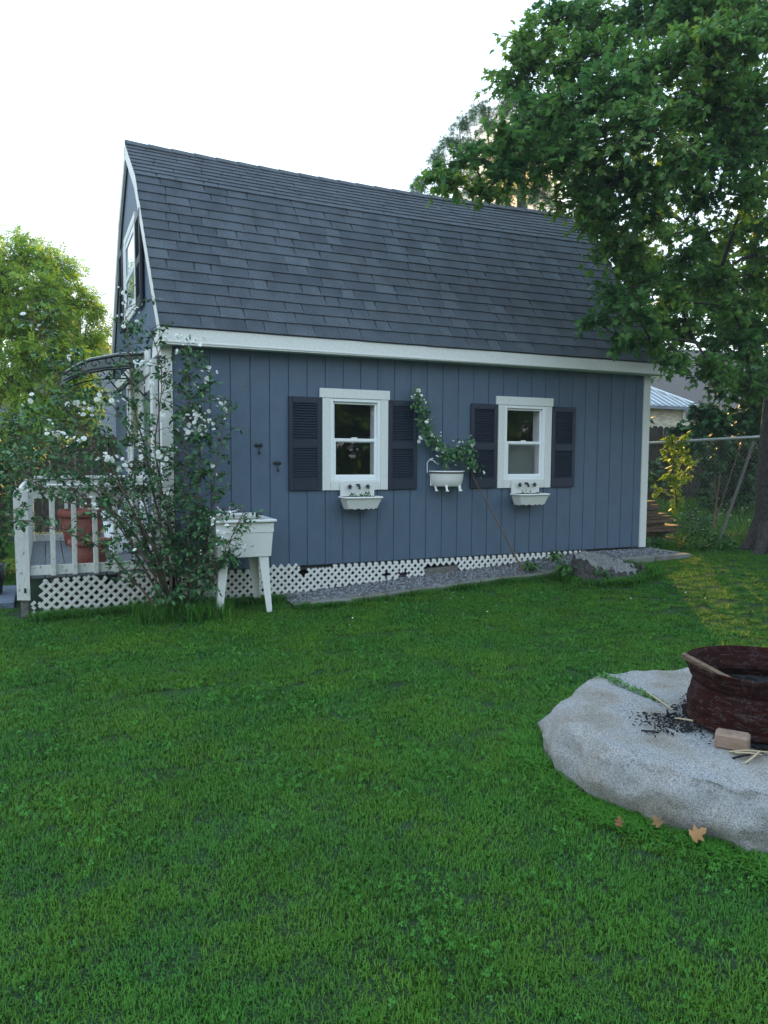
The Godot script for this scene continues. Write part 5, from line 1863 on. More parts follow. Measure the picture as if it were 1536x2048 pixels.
func background() -> void:
	# box elder glowing behind the porch
	var lt := [Vector4(-1.99, 4.49, -7, 0.5), Vector4(-1.52, 4.58, -6.8, 0.44), Vector4(-1.14, 4.32, -6.6, 0.39), Vector4(-0.99, 3.81, -6.5, 0.43), Vector4(-1.68, 3.86, -6.2, 0.56), Vector4(-0.67, 3.76, -6.5, 0.24), Vector4(-1.4, 3.36, -6, 0.55), Vector4(-1.98, 3.32, -6, 0.55), Vector4(-0.85, 3.13, -6.4, 0.38), Vector4(-0.54, 3.38, -6.8, 0.24),
		Vector4(-1.7, 2.65, -5.6, 0.53), Vector4(-1.12, 2.63, -5.8, 0.45), Vector4(-2.06, 2.31, -5.4, 0.52), Vector4(-1.5, 2.02, -5.4, 0.52), Vector4(-0.81, 2.25, -6, 0.3), Vector4(-1.06, 1.74, -5.8, 0.36), Vector4(-1.92, 1.61, -5, 0.46), Vector4(-2.57, 3.99, -6.5, 0.77), Vector4(-2.62, 2.62, -5.8, 0.72), Vector4(-1.79, 4.89, -7, 0.2)]
	lt.append_array([Vector4(-1.2, 2.95, -6.1, 0.4), Vector4(-0.95, 2.6, -6.3, 0.32), Vector4(-1.6, 3.1, -5.9, 0.45), Vector4(-1.25, 2.15, -5.9, 0.36), Vector4(-0.75, 3.1, -6.6, 0.26), Vector4(-2.2, 4.1, -6.6, 0.5), Vector4(-1.25, 3.95, -6.4, 0.42), Vector4(-1.0, 1.95, -6.2, 0.25)])
	for k in 12:
		lt.append(Vector4(rng.randf_range(-5.0, -2.8), rng.randf_range(2.0, 4.8), rng.randf_range(-8.0, -5.5), 0.8))
	tree("box_elder", "bright yellow green leafy tree glowing in sunlight behind the porch deck", "tree", [Vector3(-2.6, -0.3, -6.4), Vector3(-2.5, 1.2, -6.3), Vector3(-2.2, 2.8, -6.2), Vector3(-2.0, 4.2, -6.5)], 0.14, lt, M.compound_mesh, M.elder_leaf, 0.19, 1500.0, Color(0.55, 0.75, 0.8), Color(1.5, 1.3, 0.9), "", 0.5)
	var hl := [Vector4(-1.95, 1.35, -3, 0.33), Vector4(-1.95, 0.91, -3, 0.33), Vector4(-2.05, 0.49, -2.6, 0.3), Vector4(-2.1, 0.1, -2.4, 0.26), Vector4(-2.05, -0.18, -2.2, 0.2), Vector4(-1.75, 1.23, -4, 0.33), Vector4(-2.3, 0.97, -3, 0.43), Vector4(-2.35, 0.27, -2.5, 0.4), Vector4(-2.6, 0.6, -3.4, 0.5), Vector4(-2.9, 0.2, -3.0, 0.5)]
	tree("green_bush", "dense mid green bush growing left of the porch deck", "bush", [Vector3(-2.2, -0.36, -2.7), Vector3(-2.1, 0.3, -2.8), Vector3(-2.0, 0.9, -3.0)], 0.03, hl, M.ovate_mesh, M.hedge_leaf, 0.085, 2300.0, Color(0.7, 0.8, 0.7), Color(1.5, 1.35, 0.9))
	# pine behind the shed
	var pn := [Vector4(11.51, 12.4, -14, 0.41), Vector4(10.78, 11.8, -14, 0.47), Vector4(11.8, 11.91, -14, 0.51), Vector4(12.37, 12.41, -14, 0.47), Vector4(10.43, 11.05, -14, 0.5), Vector4(11.35, 11.05, -14, 0.65), Vector4(9.9, 10.5, -14, 0.42), Vector4(12.3, 11.05, -14, 0.73), Vector4(9.46, 9.75, -14, 0.41), Vector4(10.26, 9.94, -14, 0.52),
		Vector4(11.18, 9.93, -14, 0.71), Vector4(12.52, 9.81, -14, 0.82), Vector4(13.61, 11.61, -14.5, 0.96), Vector4(14.27, 10.21, -14.5, 0.86), Vector4(9.38, 9.28, -14, 0.37), Vector4(11.57, 9.27, -14, 0.62), Vector4(13.0, 12.9, -14, 0.7), Vector4(14.4, 12.6, -14, 0.9), Vector4(15.6, 11.4, -14, 0.9), Vector4(15.8, 9.6, -14, 0.9), Vector4(13.0, 8.3, -13.6, 0.9), Vector4(11.0, 8.0, -14, 0.8), Vector4(9.6, 7.9, -14, 0.7), Vector4(14.8, 8.0, -14, 1.0), Vector4(15.9, 8.9, -14, 0.8)]
	tree("pine_tree", "tall grey green pine with wispy branches rising behind the shed roof", "tree", [Vector3(13.4, 0.2, -14.2), Vector3(13.4, 4.0, -14.2), Vector3(13.3, 8.0, -14.2), Vector3(13.3, 11.0, -14.2), Vector3(13.2, 13.4, -14.2)], 0.26, pn, M.needle_mesh, M.pine_needle, 0.24, 620.0, Color(0.7, 0.8, 0.8), Color(1.5, 1.3, 1.1), "", 0.3)
	# dark shrub behind the chain link fence
	var rs := [Vector4(11.6, 3.1, -3.3, 0.4), Vector4(9.0, 0.9, -3.2, 0.36), Vector4(9.3, 1.6, -3, 0.24), Vector4(10.05, 2.1, -3, 0.33), Vector4(10.44, 2.58, -3, 0.48), Vector4(11.11, 2.71, -3, 0.5), Vector4(10.22, 1.81, -3, 0.53), Vector4(11.02, 1.93, -3, 0.55), Vector4(9.85, 1.55, -3.2, 0.34), Vector4(11.69, 2.34, -3, 0.57), Vector4(10.61, 1.14, -3.2, 0.54), Vector4(11.44, 1.15, -3.2, 0.56), Vector4(11.19, 0.54, -3.2, 0.45), Vector4(10.59, 0.49, -3.4, 0.38), Vector4(12.48, 1.36, -3, 0.7), Vector4(12.55, 2.58, -3, 0.71)]
	tree("dark_shrub", "dark green spreading shrub behind the chain link fence", "shrub", [Vector3(11.2, 0.1, -3.3), Vector3(11.1, 0.9, -3.2), Vector3(11.0, 1.7, -3.1)], 0.05, rs, M.maple_mesh, M.hedge_leaf, 0.14, 1500.0, Color(0.5, 0.65, 0.65), Color(1.15, 1.1, 0.95))
	var bt := []
	for k in 16:
		bt.append(Vector4(rng.randf_range(11.9, 12.6), 2.2 + 0.3 * k + rng.randf_range(-0.1, 0.1), rng.randf_range(-7.8, -7.2), 0.48))
	bt.append_array([Vector4(11.25, 5.0, -7.5, 0.36), Vector4(10.75, 5.0, -7.5, 0.38), Vector4(11.2, 5.5, -7.5, 0.5), Vector4(10.6, 5.3, -7.5, 0.4)])
	tree("leafy_tree", "slim leafy green tree standing behind the shed in front of the cream garage", "tree", [Vector3(12.1, 0.1, -7.5), Vector3(12.1, 2.0, -7.5), Vector3(12.1, 4.5, -7.5), Vector3(12.0, 6.3, -7.5)], 0.1, bt, M.maple_mesh, M.hedge_leaf, 0.15, 1100.0, Color(0.6, 0.75, 0.7), Color(1.4, 1.3, 1.0))
	var tall := []
	for k in 26:
		tall.append(Vector4(rng.randf_range(13.4, 19.0), rng.randf_range(0.6, 6.5), rng.randf_range(-4.5, -1.0), rng.randf_range(0.7, 1.0)))
	tree("shade_tree", "broad green tree standing behind the dark shrub and the fence", "tree", [Vector3(15.6, 0.1, -2.8), Vector3(15.7, 2.0, -2.8), Vector3(15.8, 4.6, -2.8)], 0.2, tall, M.maple_mesh, M.hedge_leaf, 0.2, 330.0, Color(0.6, 0.75, 0.7), Color(1.3, 1.2, 1.0))
	# sapling of bright leaves on the fence
	var vi := []
	for q in [[6.9, 1.52], [7.15, 1.5], [6.98, 1.36], [7.1, 1.28], [7.25, 1.22], [7.02, 1.18], [7.12, 1.06], [7.36, 1.05], [7.0, 0.92], [7.2, 0.86], [6.9, 0.84], [7.15, 0.72], [6.86, 1.35], [7.3, 0.9], [6.78, 0.68], [7.2, 0.55], [7.05, 0.45]]:
		vi.append(Vector4(q[0], q[1], -0.88 + rng.randf_range(-0.06, 0.12), 0.1))
	tree("young_vine", "bright yellow green young vine climbing the chain link fence by the shed corner", "vine", [Vector3(7.1, 0.0, -0.86), Vector3(7.12, 0.5, -0.86), Vector3(7.05, 1.0, -0.88), Vector3(7.05, 1.4, -0.88)], 0.008, vi, M.ovate_mesh, M.vine_leaf, 0.1, 1300.0, Color(0.6, 0.7, 0.6), Color(1.3, 1.15, 0.8))
	# trees on the far side of the lawn, which the window panes mirror
	for q in [[-5.0, 17.0, "first from the deck's side"], [1.0, 19.0, "second from the deck's side"], [6.5, 17.5, "middle one of the row"], [11.5, 18.5, "second from the maple's side"], [17.0, 17.0, "last one on the maple's side"]]:
		var cl := []
		for k in 50:
			cl.append(Vector4(q[0] + rng.randf_range(-3.1, 3.1), (rng.randf_range(0.0, 3.4) if k < 30 else rng.randf_range(3.4, 6.5)), q[1] + rng.randf_range(-1.5, 1.5), rng.randf_range(0.8, 1.2)))
		tree("lawn_tree", "tall leafy tree across the lawn from the shed, %s" % q[2], "tree", [Vector3(q[0], -0.5, q[1]), Vector3(q[0] + 0.1, 3.0, q[1]), Vector3(q[0], 6.0, q[1])], 0.2, cl, M.maple_mesh, M.hedge_leaf, 0.3, 260.0, Color(0.8, 1.0, 0.9), Color(2.2, 2.0, 1.5), "trees across the lawn")


func wooden_fence(label: String, a: Vector3, e: Vector3, h: float, pw: float, flip: bool) -> void:
	var o := thing("board_fence", label, "fence", a)
	var d := (e - a) * Vector3(1, 0, 1)
	var ln := d.length()
	d = d.normalized()
	var nn := Vector3(-d.z, 0, d.x)
	var bas := Basis(d, Vector3.UP, d.cross(Vector3.UP))
	var n := int(ln / (pw + 0.008))
	for k in n:
		var q := a + d * (pw + 0.008) * (k + 0.5)
		q.y = lerpf(a.y, e.y, float(k) / n)
		var hh := h + rng.randf_range(-0.015, 0.015)
		var b := MB.new()
		var tone := rng.randf_range(0.7, 1.15)
		b.col = Color(tone, tone * 0.98, tone * 0.95)
		b.t = Transform3D(bas * Basis(Vector3.BACK, rng.randf_range(-0.006, 0.006)), q)
		var w := pw * 0.5
		for z in [0.0]:
			var poly := [Vector3(-w, -0.1, 0.01), Vector3(w, -0.1, 0.01), Vector3(w, hh - 0.05, 0.01), Vector3(w * 0.5, hh, 0.01), Vector3(-w * 0.5, hh, 0.01), Vector3(-w, hh - 0.05, 0.01)]
			var rear := []
			for v in poly:
				rear.append(v - Vector3(0, 0, 0.02))
			b.face(poly, Vector3.BACK)
			b.face(rear, Vector3.FORWARD)
			for i in 6:
				var j := (i + 1) % 6
				b.face([poly[i], poly[j], rear[j], rear[i]], (poly[j] - poly[i]).cross(Vector3.BACK).normalized())
		part("board", b, M.fence_wood, o)
	for y in [0.22, h * 0.55, h - 0.35]:
		var b := MB.new()
		var q := (a + e) * 0.5
		b.box(Vector3(q.x, q.y + y, q.z) + bas.z * (0.035 if flip else -0.035), Vector3(ln, 0.085, 0.04), 0.004, Basis(bas.x, bas.y, bas.z))
		part("rail", b, M.fence_wood, o)


func chain_link() -> void:
	var a := Vector3(6.2, 0.0, -1.26)
	var e := Vector3(9.4, 0.04, 0.36)
	var o := thing("chain_link_fence", "galvanised chain link fence between the shed corner and the maple", "fence", a)
	var d := (e - a)
	var ln := d.length()
	d = d.normalized()
	var ytop := func(s: float) -> float: return 1.36 + 0.062 * s
	var b := MB.new()
	b.tube([a + Vector3.UP * 1.36, a + d * ln + Vector3.UP * (1.36 + 0.062 * ln - 0.04)], [0.021], 8)
	part("top_rail", b, M.galvanised, o)
	b = MB.new()
	var pitch := 0.058
	var n := int(ln / pitch)
	for k in n:
		var pts := []
		var y := 0.02
		var i := 0
		var s := k * pitch
		while y < ytop.call(s) + 0.035:
			var off := pitch * 0.55 * (1.0 if i % 2 == 0 else -1.0)
			pts.append(a + d * (s + off) + Vector3(0, y, 0) + d.cross(Vector3.UP) * 0.004 * (1 if i % 2 == 0 else -1))
			y += 0.036
			i += 1
		b.tube(pts, [0.0017], 3, false)
	part("wire_mesh", b, M.galvanised, o)
	for s in [0.25, 3.4]:
		b = MB.new()
		b.tube([a + d * s + Vector3(0, -0.2, 0) + d.cross(Vector3.UP) * -0.03, a + d * s + Vector3(0, ytop.call(s) + 0.03, 0) + d.cross(Vector3.UP) * -0.03], [0.028], 10)
		part("post", b, M.galvanised, o)
	for q in [[Vector3(7.2, -0.07, -0.15), Vector3(8.17, 1.42, -0.42), 0.021, "thick pale wooden stake leaning on the chain link fence", "gray_wood"], [Vector3(7.08, -0.05, -0.2), Vector3(8.02, 1.43, -0.5), 0.008, "thin brown cane leaning furthest left up to the fence rail", "twig"], [Vector3(7.0, -0.05, -0.1), Vector3(7.6, 0.95, -0.5), 0.009, "short dark cane leaning on the fence left of the pale stake", "twig"], [Vector3(7.25, -0.05, -0.2), Vector3(7.5, 0.85, -0.5), 0.006, "thin upright cane standing between the leaning canes at the fence", "twig"]]:
		b = MB.new()
		b.tube([q[0], (q[0] + q[1]) * 0.5 + rdir() * 0.01, q[1]], [q[2]], 7)
		single("stake", b, M[q[4]], q[3], "stake", "stakes leaning on the chain link fence")


func lumber_pile() -> void:
	var y := -0.02
	for k in 13:
		var b := MB.new()
		var th: float = [0.05, 0.05, 0.04, 0.05, 0.03, 0.04, 0.05, 0.04, 0.035, 0.045, 0.04, 0.04, 0.05][k]
		var shift: float = [0.3, 0.22, 0.34, 0.3, 0.42, 0.12, 0.28, 0.26, 0.2, 0.02, 0.06, 0.03, 0.0][k]
		var tone := rng.randf_range(0.7, 1.15)
		b.col = Color(tone, tone, tone)
		b.box(Vector3(6.02 + shift, y + th * 0.5, -0.62 + rng.randf_range(-0.03, 0.05)), Vector3(0.78, th - 0.004, 0.3 + rng.randf_range(-0.04, 0.04)), 0.004, Basis(Vector3.UP, rng.randf_range(-0.12, 0.12) + 0.1) * Basis(Vector3.BACK, rng.randf_range(-0.02, 0.02)))
		y += th + 0.002
		var lab: String = "%s board counted from the ground in the brown lumber stack at the shed corner" % ["lowest", "second", "third", "fourth", "", "sixth", "seventh", "eighth", "ninth", "tenth", "eleventh", "twelfth", ""][k]
		if k == 12:
			lab = "topmost pale board of the lumber stack at the shed's right corner"
		elif k == 4:
			lab = "board sticking out furthest right from the lumber stack"
		single("lumber_board", b, M.lumber, lab, "board", "stacked boards at the shed corner")


func neighbours() -> void:
	# cream garage with a ribbed metal hip roof
	var o := thing("cream_garage", "cream clapboard garage with pale ribbed metal roof beyond the board fence", "garage", Vector3(13.2, 0.2, -11.5))
	var b := MB.new()
	b.span(Vector3(10.6, -0.1, -14.0), Vector3(15.6, 2.62, -9.03))
	var wall := part("wall", b, M.cream, o)
	for k in 15:
		b = MB.new()
		b.box(Vector3(13.1, 0.1 + 0.175 * k, -9.016), Vector3(4.95, 0.176, 0.018), 0.002, Basis(Vector3.RIGHT, -0.06))
		part("clapboard", b, M.cream, wall)
	b = MB.new()
	b.span(Vector3(15.52, -0.1, -9.1), Vector3(15.64, 2.62, -8.98), 0.004)
	part("corner_board", b, M.trim, o)
	b = MB.new()
	var ec := [Vector3(10.2, 2.66, -8.7), Vector3(15.95, 2.66, -8.7), Vector3(15.95, 2.66, -14.3), Vector3(10.2, 2.66, -14.3)]
	var rg := [Vector3(12.2, 4.1, -11.5), Vector3(13.9, 4.1, -11.5)]
	b.face([ec[0], ec[1], rg[1], rg[0]], Vector3(0, 0.9, 0.4).normalized())
	b.face([ec[1], ec[2], rg[1]], Vector3(0.6, 0.8, 0).normalized())
	b.face([ec[2], ec[3], rg[0], rg[1]], Vector3(0, 0.9, -0.4).normalized())
	b.face([ec[3], ec[0], rg[0]], Vector3(-0.6, 0.8, 0).normalized())
	b.face(ec, Vector3.DOWN)
	var rf := part("roof", b, M.metal_roof, o)
	for k in 24:
		var x := 10.4 + 0.235 * k
		var t := 1.0
		if x > 13.9:
			t = (15.95 - x) / 2.05
		if x < 12.2:
			t = (x - 10.2) / 2.0
		b = MB.new()
		b.tube([Vector3(x, 2.68, -8.7), Vector3(x, lerpf(2.68, 4.11, t), lerpf(-8.7, -11.5, t))], [0.026], 5)
		part("rib", b, M.galvanised, rf)
	b = MB.new()
	b.tube([ec[1] + Vector3.UP * 0.02, rg[1] + Vector3.UP * 0.02], [0.05], 6)
	part("hip_cap", b, M.galvanised, rf)
	b = MB.new()
	b.span(Vector3(10.2, 2.57, -8.74), Vector3(15.95, 2.655, -8.7), 0.004)
	part("gutter", b, M.far_gray, o)
	# brown roofed house behind it
	o = thing("brown_roofed_house", "house with a broad grey brown shingle roof behind the cream garage", "house", Vector3(25.0, 0.2, -18.0))
	b = MB.new()
	b.span(Vector3(18.0, -0.1, -22.0), Vector3(32.0, 3.0, -15.0))
	part("wall", b, M.cream, o)
	b = MB.new()
	slab8(b, [Vector3(17.5, 2.85, -14.6), Vector3(32.5, 2.85, -14.6), Vector3(32.5, 6.0, -18.5), Vector3(17.5, 6.0, -18.5), Vector3(17.5, 3.0, -14.6), Vector3(32.5, 3.0, -14.6), Vector3(32.5, 6.15, -18.5), Vector3(17.5, 6.15, -18.5)])
	slab8(b, [Vector3(17.5, 2.85, -22.4), Vector3(32.5, 2.85, -22.4), Vector3(32.5, 6.0, -18.52), Vector3(17.5, 6.0, -18.52), Vector3(17.5, 3.0, -22.4), Vector3(32.5, 3.0, -22.4), Vector3(32.5, 6.15, -18.52), Vector3(17.5, 6.15, -18.52)])
	part("roof", b, M.far_roof, o)
	# grey house with a brick chimney behind the box elder
	o = thing("grey_house", "grey sided house with gable roof and brick chimney behind the yellow green tree", "house", Vector3(-0.6, -0.3, -18.5))
	b = MB.new()
	prism(b, [Vector2(-2.6, -0.3), Vector2(-2.6, 2.75), Vector2(0, 4.45), Vector2(2.6, 2.75), Vector2(2.6, -0.3)], 0, 6.0)
	for i in b.v.size():
		var q := b.v[i]
		b.v[i] = Vector3(-0.1 + q.z, q.y, -16.0 - q.x)
		var m := b.n[i]
		b.n[i] = Vector3(m.z, m.y, -m.x)
	part("wall", b, M.far_gray, o)
	b = MB.new()
	for s in [-1.0, 1.0]:
		slab8(b, [Vector3(-0.1, 4.47, -15.8), Vector3(-0.1, 4.47, -22.2), Vector3(-0.1 + s * 2.9, 2.6, -22.2), Vector3(-0.1 + s * 2.9, 2.6, -15.8), Vector3(-0.1, 4.6, -15.8), Vector3(-0.1, 4.6, -22.2), Vector3(-0.1 + s * 2.9, 2.72, -22.2), Vector3(-0.1 + s * 2.9, 2.72, -15.8)])
	part("roof", b, M.far_roof, o)
	b = MB.new()
	b.span(Vector3(-1.05, 3.4, -17.6), Vector3(-0.45, 5.35, -17.0), 0.01)
	part("chimney", b, M.far_brick, o)
	b = MB.new()
	b.span(Vector3(-0.6, 1.9, -15.99), Vector3(-0.2, 2.7, -15.95), 0.01)
	part("window", b, M.trim, o)


# ---------------------------------------------------------------- ground sheet and lawn
func ground() -> void:
	var b := MB.new()
	var gx := []
	var gz := []
	var x := -160.0
	while x <= 180.0:
		gx.append(x)
		x += 0.2 if x > -4.0 and x < 9.0 else (1.0 if x > -14.0 and x < 24.0 else 12.0)
	var z := -170.0
	while z <= 60.0:
		gz.append(z)
		z += 0.2 if z > -2.0 and z < 7.0 else (1.0 if z > -26.0 and z < 22.0 else 12.0)
	var rows := []
	for zz in gz:
		var row := []
		for xx in gx:
			var e := 0.08
			var y := ground_y(xx, zz)
			var nn := Vector3(y - ground_y(xx + e, zz), e, y - ground_y(xx, zz + e)).normalized()
			row.append(b.p(Vector3(xx, y, zz), nn))
		rows.append(row)
	for j in gz.size() - 1:
		for i in gx.size() - 1:
			b.tri(rows[j][i], rows[j][i + 1], rows[j + 1][i])
			b.tri(rows[j + 1][i], rows[j][i + 1], rows[j + 1][i + 1])
	setting("ground", b, M.soil)


func blade_patch(seed_: int, size: float, count: int, h0: float, h1: float, wd: float) -> ArrayMesh:
	var g := RandomNumberGenerator.new()
	g.seed = seed_
	var b := MB.new()
	for k in count:
		var q := Vector3(g.randf_range(-size, size) * 0.5, -0.004, g.randf_range(-size, size) * 0.5)
		var a := g.randf() * TAU
		var d := Vector3(cos(a), 0, sin(a))
		var h := g.randf_range(h0, h1)
		var lean := g.randf_range(0.15, 1.1)
		var w := Vector3(-d.z, 0, d.x) * wd * g.randf_range(0.6, 1.2)
		var m := q + Vector3.UP * h * 0.6 + d * h * 0.25 * lean
		var e := q + Vector3.UP * h * lerpf(1.0, 0.72, lean) + d * h * 0.8 * lean
		var nn := (Vector3.UP * 0.8 + d * -0.4 + w.normalized() * g.randf_range(-0.5, 0.5)).normalized()
		var t := g.randf_range(0.72, 1.22)
		b.col = Color(t * g.randf_range(0.9, 1.18), t, t * g.randf_range(0.8, 1.1))
		if g.randf() < 0.03:
			b.col = Color(2.6, 1.5, 1.6)
		var i0 := b.p(q - w, nn)
		var i1 := b.p(q + w, nn)
		var i2 := b.p(m + w * 0.8, nn)
		var i3 := b.p(m - w * 0.8, nn)
		var i4 := b.p(e, nn)
		b.tri(i0, i1, i2)
		b.tri(i0, i2, i3)
		b.tri(i3, i2, i4)
	return b.mesh()


func lawn() -> void:
	var patches := []
	for k in 5:
		patches.append(blade_patch(100 + k, 0.27, 1200, 0.013, 0.032, 0.0018))
	var xs := [[], [], [], [], []]
	var cs := [[], [], [], [], []]
	var big := FastNoiseLite.new()
	big.seed = 77
	big.frequency = 1.0
	big.fractal_octaves = 4
	var clover := []
	var ctint := []
	var z := -6.4
	while z < 7.1:
		var x := -3.6
		while x < 13.0:
			var px := x + rng.randf_range(-0.05, 0.05)
			var pz := z + rng.randf_range(-0.05, 0.05)
			x += 0.2
			# what the camera can see, with a margin
			var dd := Vector2(px - CAM.x, pz - CAM.z).rotated(-0.4227)
			if dd.y > 0.1 or absf(dd.x) > -dd.y * 0.62 + 0.9:
				continue
			if not on_lawn(px, pz, 0.06):
				continue
			var k := rng.randi_range(0, 4)
			var y := ground_y(px, pz)
			var s := rng.randf_range(0.85, 1.15)
			xs[k].append(Transform3D(Basis(Vector3.UP, rng.randf() * TAU).scaled(Vector3(1, s, 1)), Vector3(px, y, pz)))
			var m := big.get_noise_2d(px * 1.1, pz * 1.1)
			var m2 := big.get_noise_2d(px * 3.1 + 40.0, pz * 3.1)
			var t := 1.0 + 0.3 * m2
			cs[k].append(Color(t * (1.04 + 0.6 * m), t * (1.0 + 0.15 * m), t * (1.0 - 0.5 * m)))
			var cd := big.get_noise_2d(px * 1.7 + 90.0, pz * 1.7 + 11.0) - 0.08
			if cd > 0.06 and Vector2(px - CAM.x, pz - CAM.z).length() < 8.5:
				for j in int(cd * 110.0):
					var qx := px + rng.randf_range(-0.13, 0.13)
					var qz := pz + rng.randf_range(-0.13, 0.13)
					if not on_lawn(qx, qz, 0.0):
						continue
					var h := rng.randf_range(0.022, 0.04)
					var r := rng.randf_range(0.009, 0.015)
					clover.append(Transform3D(Basis.from_euler(Vector3(rng.randf_range(-0.5, 0.5), rng.randf() * TAU, rng.randf_range(-0.5, 0.5))).scaled(Vector3(r, h, r)), Vector3(qx, ground_y(qx, qz), qz)))
					var g := rng.randf_range(0.7, 1.5)
					ctint.append(Color(g, g, g))
		z += 0.2
	var o := thing("lawn_grass", "short mown green grass of the lawn", "grass")
	o.set_meta("kind", "stuff")
	for k in 5:
		multi("blades", patches[k], M.grass, xs[k], cs[k], o)
	var c := multi("clover", M.clover_mesh, M.clover, clover, ctint, self)
	tag(c, "low clover leaves scattered through the mown lawn", "clover", "", "stuff")
	# longer grass where the mower does not reach
	var tall := []
	for k in 3:
		tall.append(blade_patch(200 + k, 0.2, 70, 0.07, 0.2, 0.0026))
	var txs := [[], [], []]
	var tcs := [[], [], []]
	var outline := stone_outer()
	for i in 760:
		var q := Vector2()
		var s := 0.7
		var kind := rng.randi_range(0, 9)
		if kind < 2:
			var j := rng.randi_range(1, 9)
			q = outline[j].lerp(outline[j + 1], rng.randf())
			q += (q - Vector2(1.9, 5.0)).normalized() * rng.randf_range(0.0, 0.06)
			s = 0.3
			if rng.randf() < 0.5:
				continue
		elif kind < 4:
			q = Vector2(rng.randf_range(-1.6, 0.7), rng.randf_range(0.02, 0.2))
			s = 0.5
			if q.x > -0.75 and q.x < 0.05:
				q.y = rng.randf_range(0.1, 0.75)
				s = 1.1
		elif kind < 5:
			q = Vector2(rng.randf_range(0.8, 4.4), 0)
			q.y = edge_z(q.x) + rng.randf_range(0.07, 0.13)
			s = 0.4
		elif kind < 6:
			var a := rng.randf() * TAU
			q = Vector2(4.45, 0.76) + Vector2(cos(a) * 0.52, sin(a) * 0.44)
			s = 0.6
		else:
			q = Vector2(rng.randf_range(5.9, 12.5), rng.randf_range(-5.2, 0.2))
			s = rng.randf_range(0.7, 1.5)
		var k := rng.randi_range(0, 2)
		txs[k].append(Transform3D(Basis(Vector3.UP, rng.randf() * TAU).scaled(Vector3(1, s, 1)), Vector3(q.x, ground_y(q.x, q.y), q.y)))
		var t := rng.randf_range(0.8, 1.3)
		tcs[k].append(Color(t * 1.15, t, t * 0.8) if kind >= 6 else Color(t * 0.85, t * 0.95, t * 0.9))
	var tg := thing("tall_grass", "longer unmown grass along edges and beyond the fence", "grass")
	tg.set_meta("kind", "stuff")
	for k in 3:
		multi("blades", tall[k], M.grass, txs[k], tcs[k], tg)
	# leafy weeds by the maple, the stump and the shed corner; white umbels in the rough grass
	var wx := []
	for q in [Vector4(6.6, -0.02, 0.25, 0.22), Vector4(6.75, 0.05, 0.0, 0.25), Vector4(6.95, 0.08, 0.1, 0.24), Vector4(6.5, 0.0, 0.0, 0.2), Vector4(6.1, 0.0, -0.2, 0.17), Vector4(5.85, 0.0, -0.15, 0.15), Vector4(6.8, -0.02, 0.4, 0.16), Vector4(3.95, -0.12, 0.62, 0.16), Vector4(4.15, -0.15, 0.95, 0.14), Vector4(3.75, -0.14, 0.2, 0.12), Vector4(4.05, -0.02, 0.3, 0.13), Vector4(4.7, -0.22, 1.1, 0.13), Vector4(7.2, 0.1, -0.5, 0.25), Vector4(7.7, 0.15, -0.9, 0.3), Vector4(8.2, 0.2, -1.4, 0.3), Vector4(6.5, 0.05, -0.7, 0.2)]:
		spray(wx, null, Vector3(q.x, q.y, q.z), q.w, int(q.w * 900), 0.055)
	var wo := multi("leafy_weeds", M.ovate_mesh, M.hedge_leaf, wx, tints(wx.size(), Color(0.6, 0.75, 0.6), Color(1.5, 1.35, 0.9)), self)
	tag(wo, "leafy green weeds growing by the maple, the stump and the shed corner", "weeds", "", "stuff")
	var um := []
	for i in 60:
		var q := Vector2(rng.randf_range(6.6, 10.5), rng.randf_range(-3.2, -0.1))
		um.append(Transform3D(Basis(Vector3.UP, rng.randf() * TAU).scaled(Vector3(0.025, 0.01, 0.025)), Vector3(q.x, ground_y(q.x, q.y) + rng.randf_range(0.15, 0.35), q.y)))
	var uo := multi("white_wildflowers", M.blossom_mesh, M.petal, um, [], self)
	tag(uo, "small white wildflowers dotted through the rough grass at the fence", "wildflowers", "", "stuff")
	# fallen petals on the lawn
	var pe := []
	for i in 22:
		var q := Vector2(rng.randf_range(0.6, 2.8), rng.randf_range(0.5, 1.6))
		if i > 14:
			q = Vector2(rng.randf_range(3.5, 6.0), rng.randf_range(0.9, 2.4))
		pe.append(aim(Vector3(q.x, ground_y(q.x, q.y) + 0.03, q.y), rdir() * Vector3(1, 0.2, 1), Vector3.UP, rng.randf_range(0.015, 0.03)))
	var po := multi("fallen_petals", M.ovate_mesh, M.petal, pe, [], self)
	tag(po, "white petals fallen on the lawn before the gravel bed", "petals", "", "stuff")


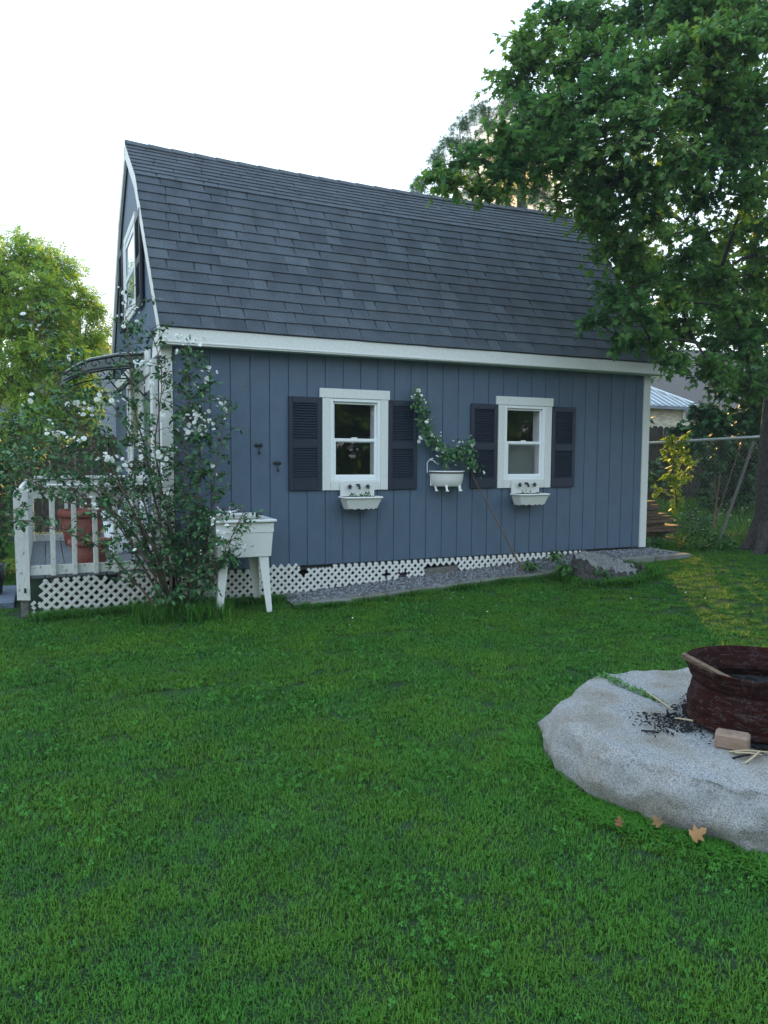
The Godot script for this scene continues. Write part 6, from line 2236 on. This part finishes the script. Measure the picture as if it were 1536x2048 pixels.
# ---------------------------------------------------------------- scene
func _ready() -> void:
	rng.seed = 20240611
	hn.seed = 3
	hn.frequency = 0.02
	var cam := Camera3D.new()
	cam.name = "camera"
	cam.position = CAM
	cam.rotation = Vector3(-0.0736, -0.4227, 0.0061)
	cam.fov = 68.64
	cam.near = 0.05
	cam.far = 600.0
	add_child(cam)
	cam.current = true
	var sky := ProceduralSkyMaterial.new()
	sky.sky_top_color = lin(0.57, 0.78, 1.0)
	sky.sky_horizon_color = lin(0.98, 1.0, 1.0)
	sky.sky_curve = 0.18
	sky.ground_bottom_color = lin(0.05, 0.08, 0.04)
	sky.ground_horizon_color = lin(0.5, 0.52, 0.5)
	sky.sky_energy_multiplier = 1.15
	sky.sun_angle_max = 20.0
	sky.sun_curve = 0.1
	var s := Sky.new()
	s.sky_material = sky
	var env := Environment.new()
	env.background_mode = Environment.BG_SKY
	env.sky = s
	env.tonemap_mode = Environment.TONE_MAPPER_LINEAR
	env.tonemap_exposure = 1.62
	env.fog_enabled = true
	env.fog_density = 0.0015
	env.fog_light_color = Color(0.93, 0.97, 1.0)
	env.sdfgi_enabled = true
	env.ssao_enabled = true
	env.ssil_enabled = true
	var we := WorldEnvironment.new()
	we.name = "environment"
	we.environment = env
	add_child(we)
	var sun := DirectionalLight3D.new()
	sun.name = "sun"
	sun.light_color = Color(1.0, 0.8, 0.42)
	sun.light_energy = 1.6
	sun.light_angular_distance = 0.5
	sun.shadow_enabled = true
	add_child(sun)
	var el := deg_to_rad(20.0)
	var to_sun := Vector3(0.555 * cos(el), sin(el), -0.832 * cos(el))
	sun.look_at_from_position(Vector3(20, 15, -30), Vector3(20, 15, -30) - to_sun)
	materials()
	mat("curtain", lin(0.62, 0.66, 0.62), 0.9)
	mat("blind", lin(0.16, 0.17, 0.16), 0.9)
	mat("bark_gray", lin(0.15, 0.14, 0.13), 0.95, M.bark.albedo_texture, Vector3(4, 1.2, 4), M.bark.heightmap_texture, 3.0)
	var gg := StandardMaterial3D.new()
	gg.albedo_color = Color(0.7, 0.8, 0.85, 0.25)
	gg.roughness = 0.02
	gg.metallic_specular = 0.9
	gg.transparency = BaseMaterial3D.TRANSPARENCY_ALPHA
	M.gable_glass = gg
	for k in 4:
		var m: StandardMaterial3D = M.maple_leaf.duplicate()
		var t: float = [0.75, 0.95, 1.2, 1.45][k]
		m.albedo_color = lin(0.098 * t * t, 0.215 * t, 0.06 * t)
		M["maple_leaf_%d" % k] = m
	leaf_meshes()
	ground()
	house()
	skirting()
	deck()
	canopy()
	gravel_bed()
	edging()
	neighbours()
	wooden_fence("weathered grey board fence behind the chain link fence right of the shed", Vector3(8.6, 0.2, -5.6), Vector3(16.0, 0.25, -4.4), 1.66, 0.14, true)
	wooden_fence("brown board fence behind the porch deck and the yellow green tree", Vector3(-5.0, -0.2, -8.0), Vector3(0.4, -0.2, -8.0), 1.76, 0.14, false)
	chain_link()
	lumber_pile()
	maple()
	background()
	stump()
	slab_stone()
	fire_ring()
	sink_planter(1.376, 0.738, "white sink planter with sprouting plants under the left window", 26)
	sink_planter(3.566, 0.738, "white sink planter almost bare of plants under the right window", 11)
	bath_planter()
	wall_hook(0.49, 1.28, "upper double knob iron hook on the blue wall left of the windows")
	wall_hook(0.688, 1.098, "lower double knob iron hook nearest the left window's shutter")
	laundry_sink()
	leaning_pole()
	garland()
	flowering_shrub()
	lawn()
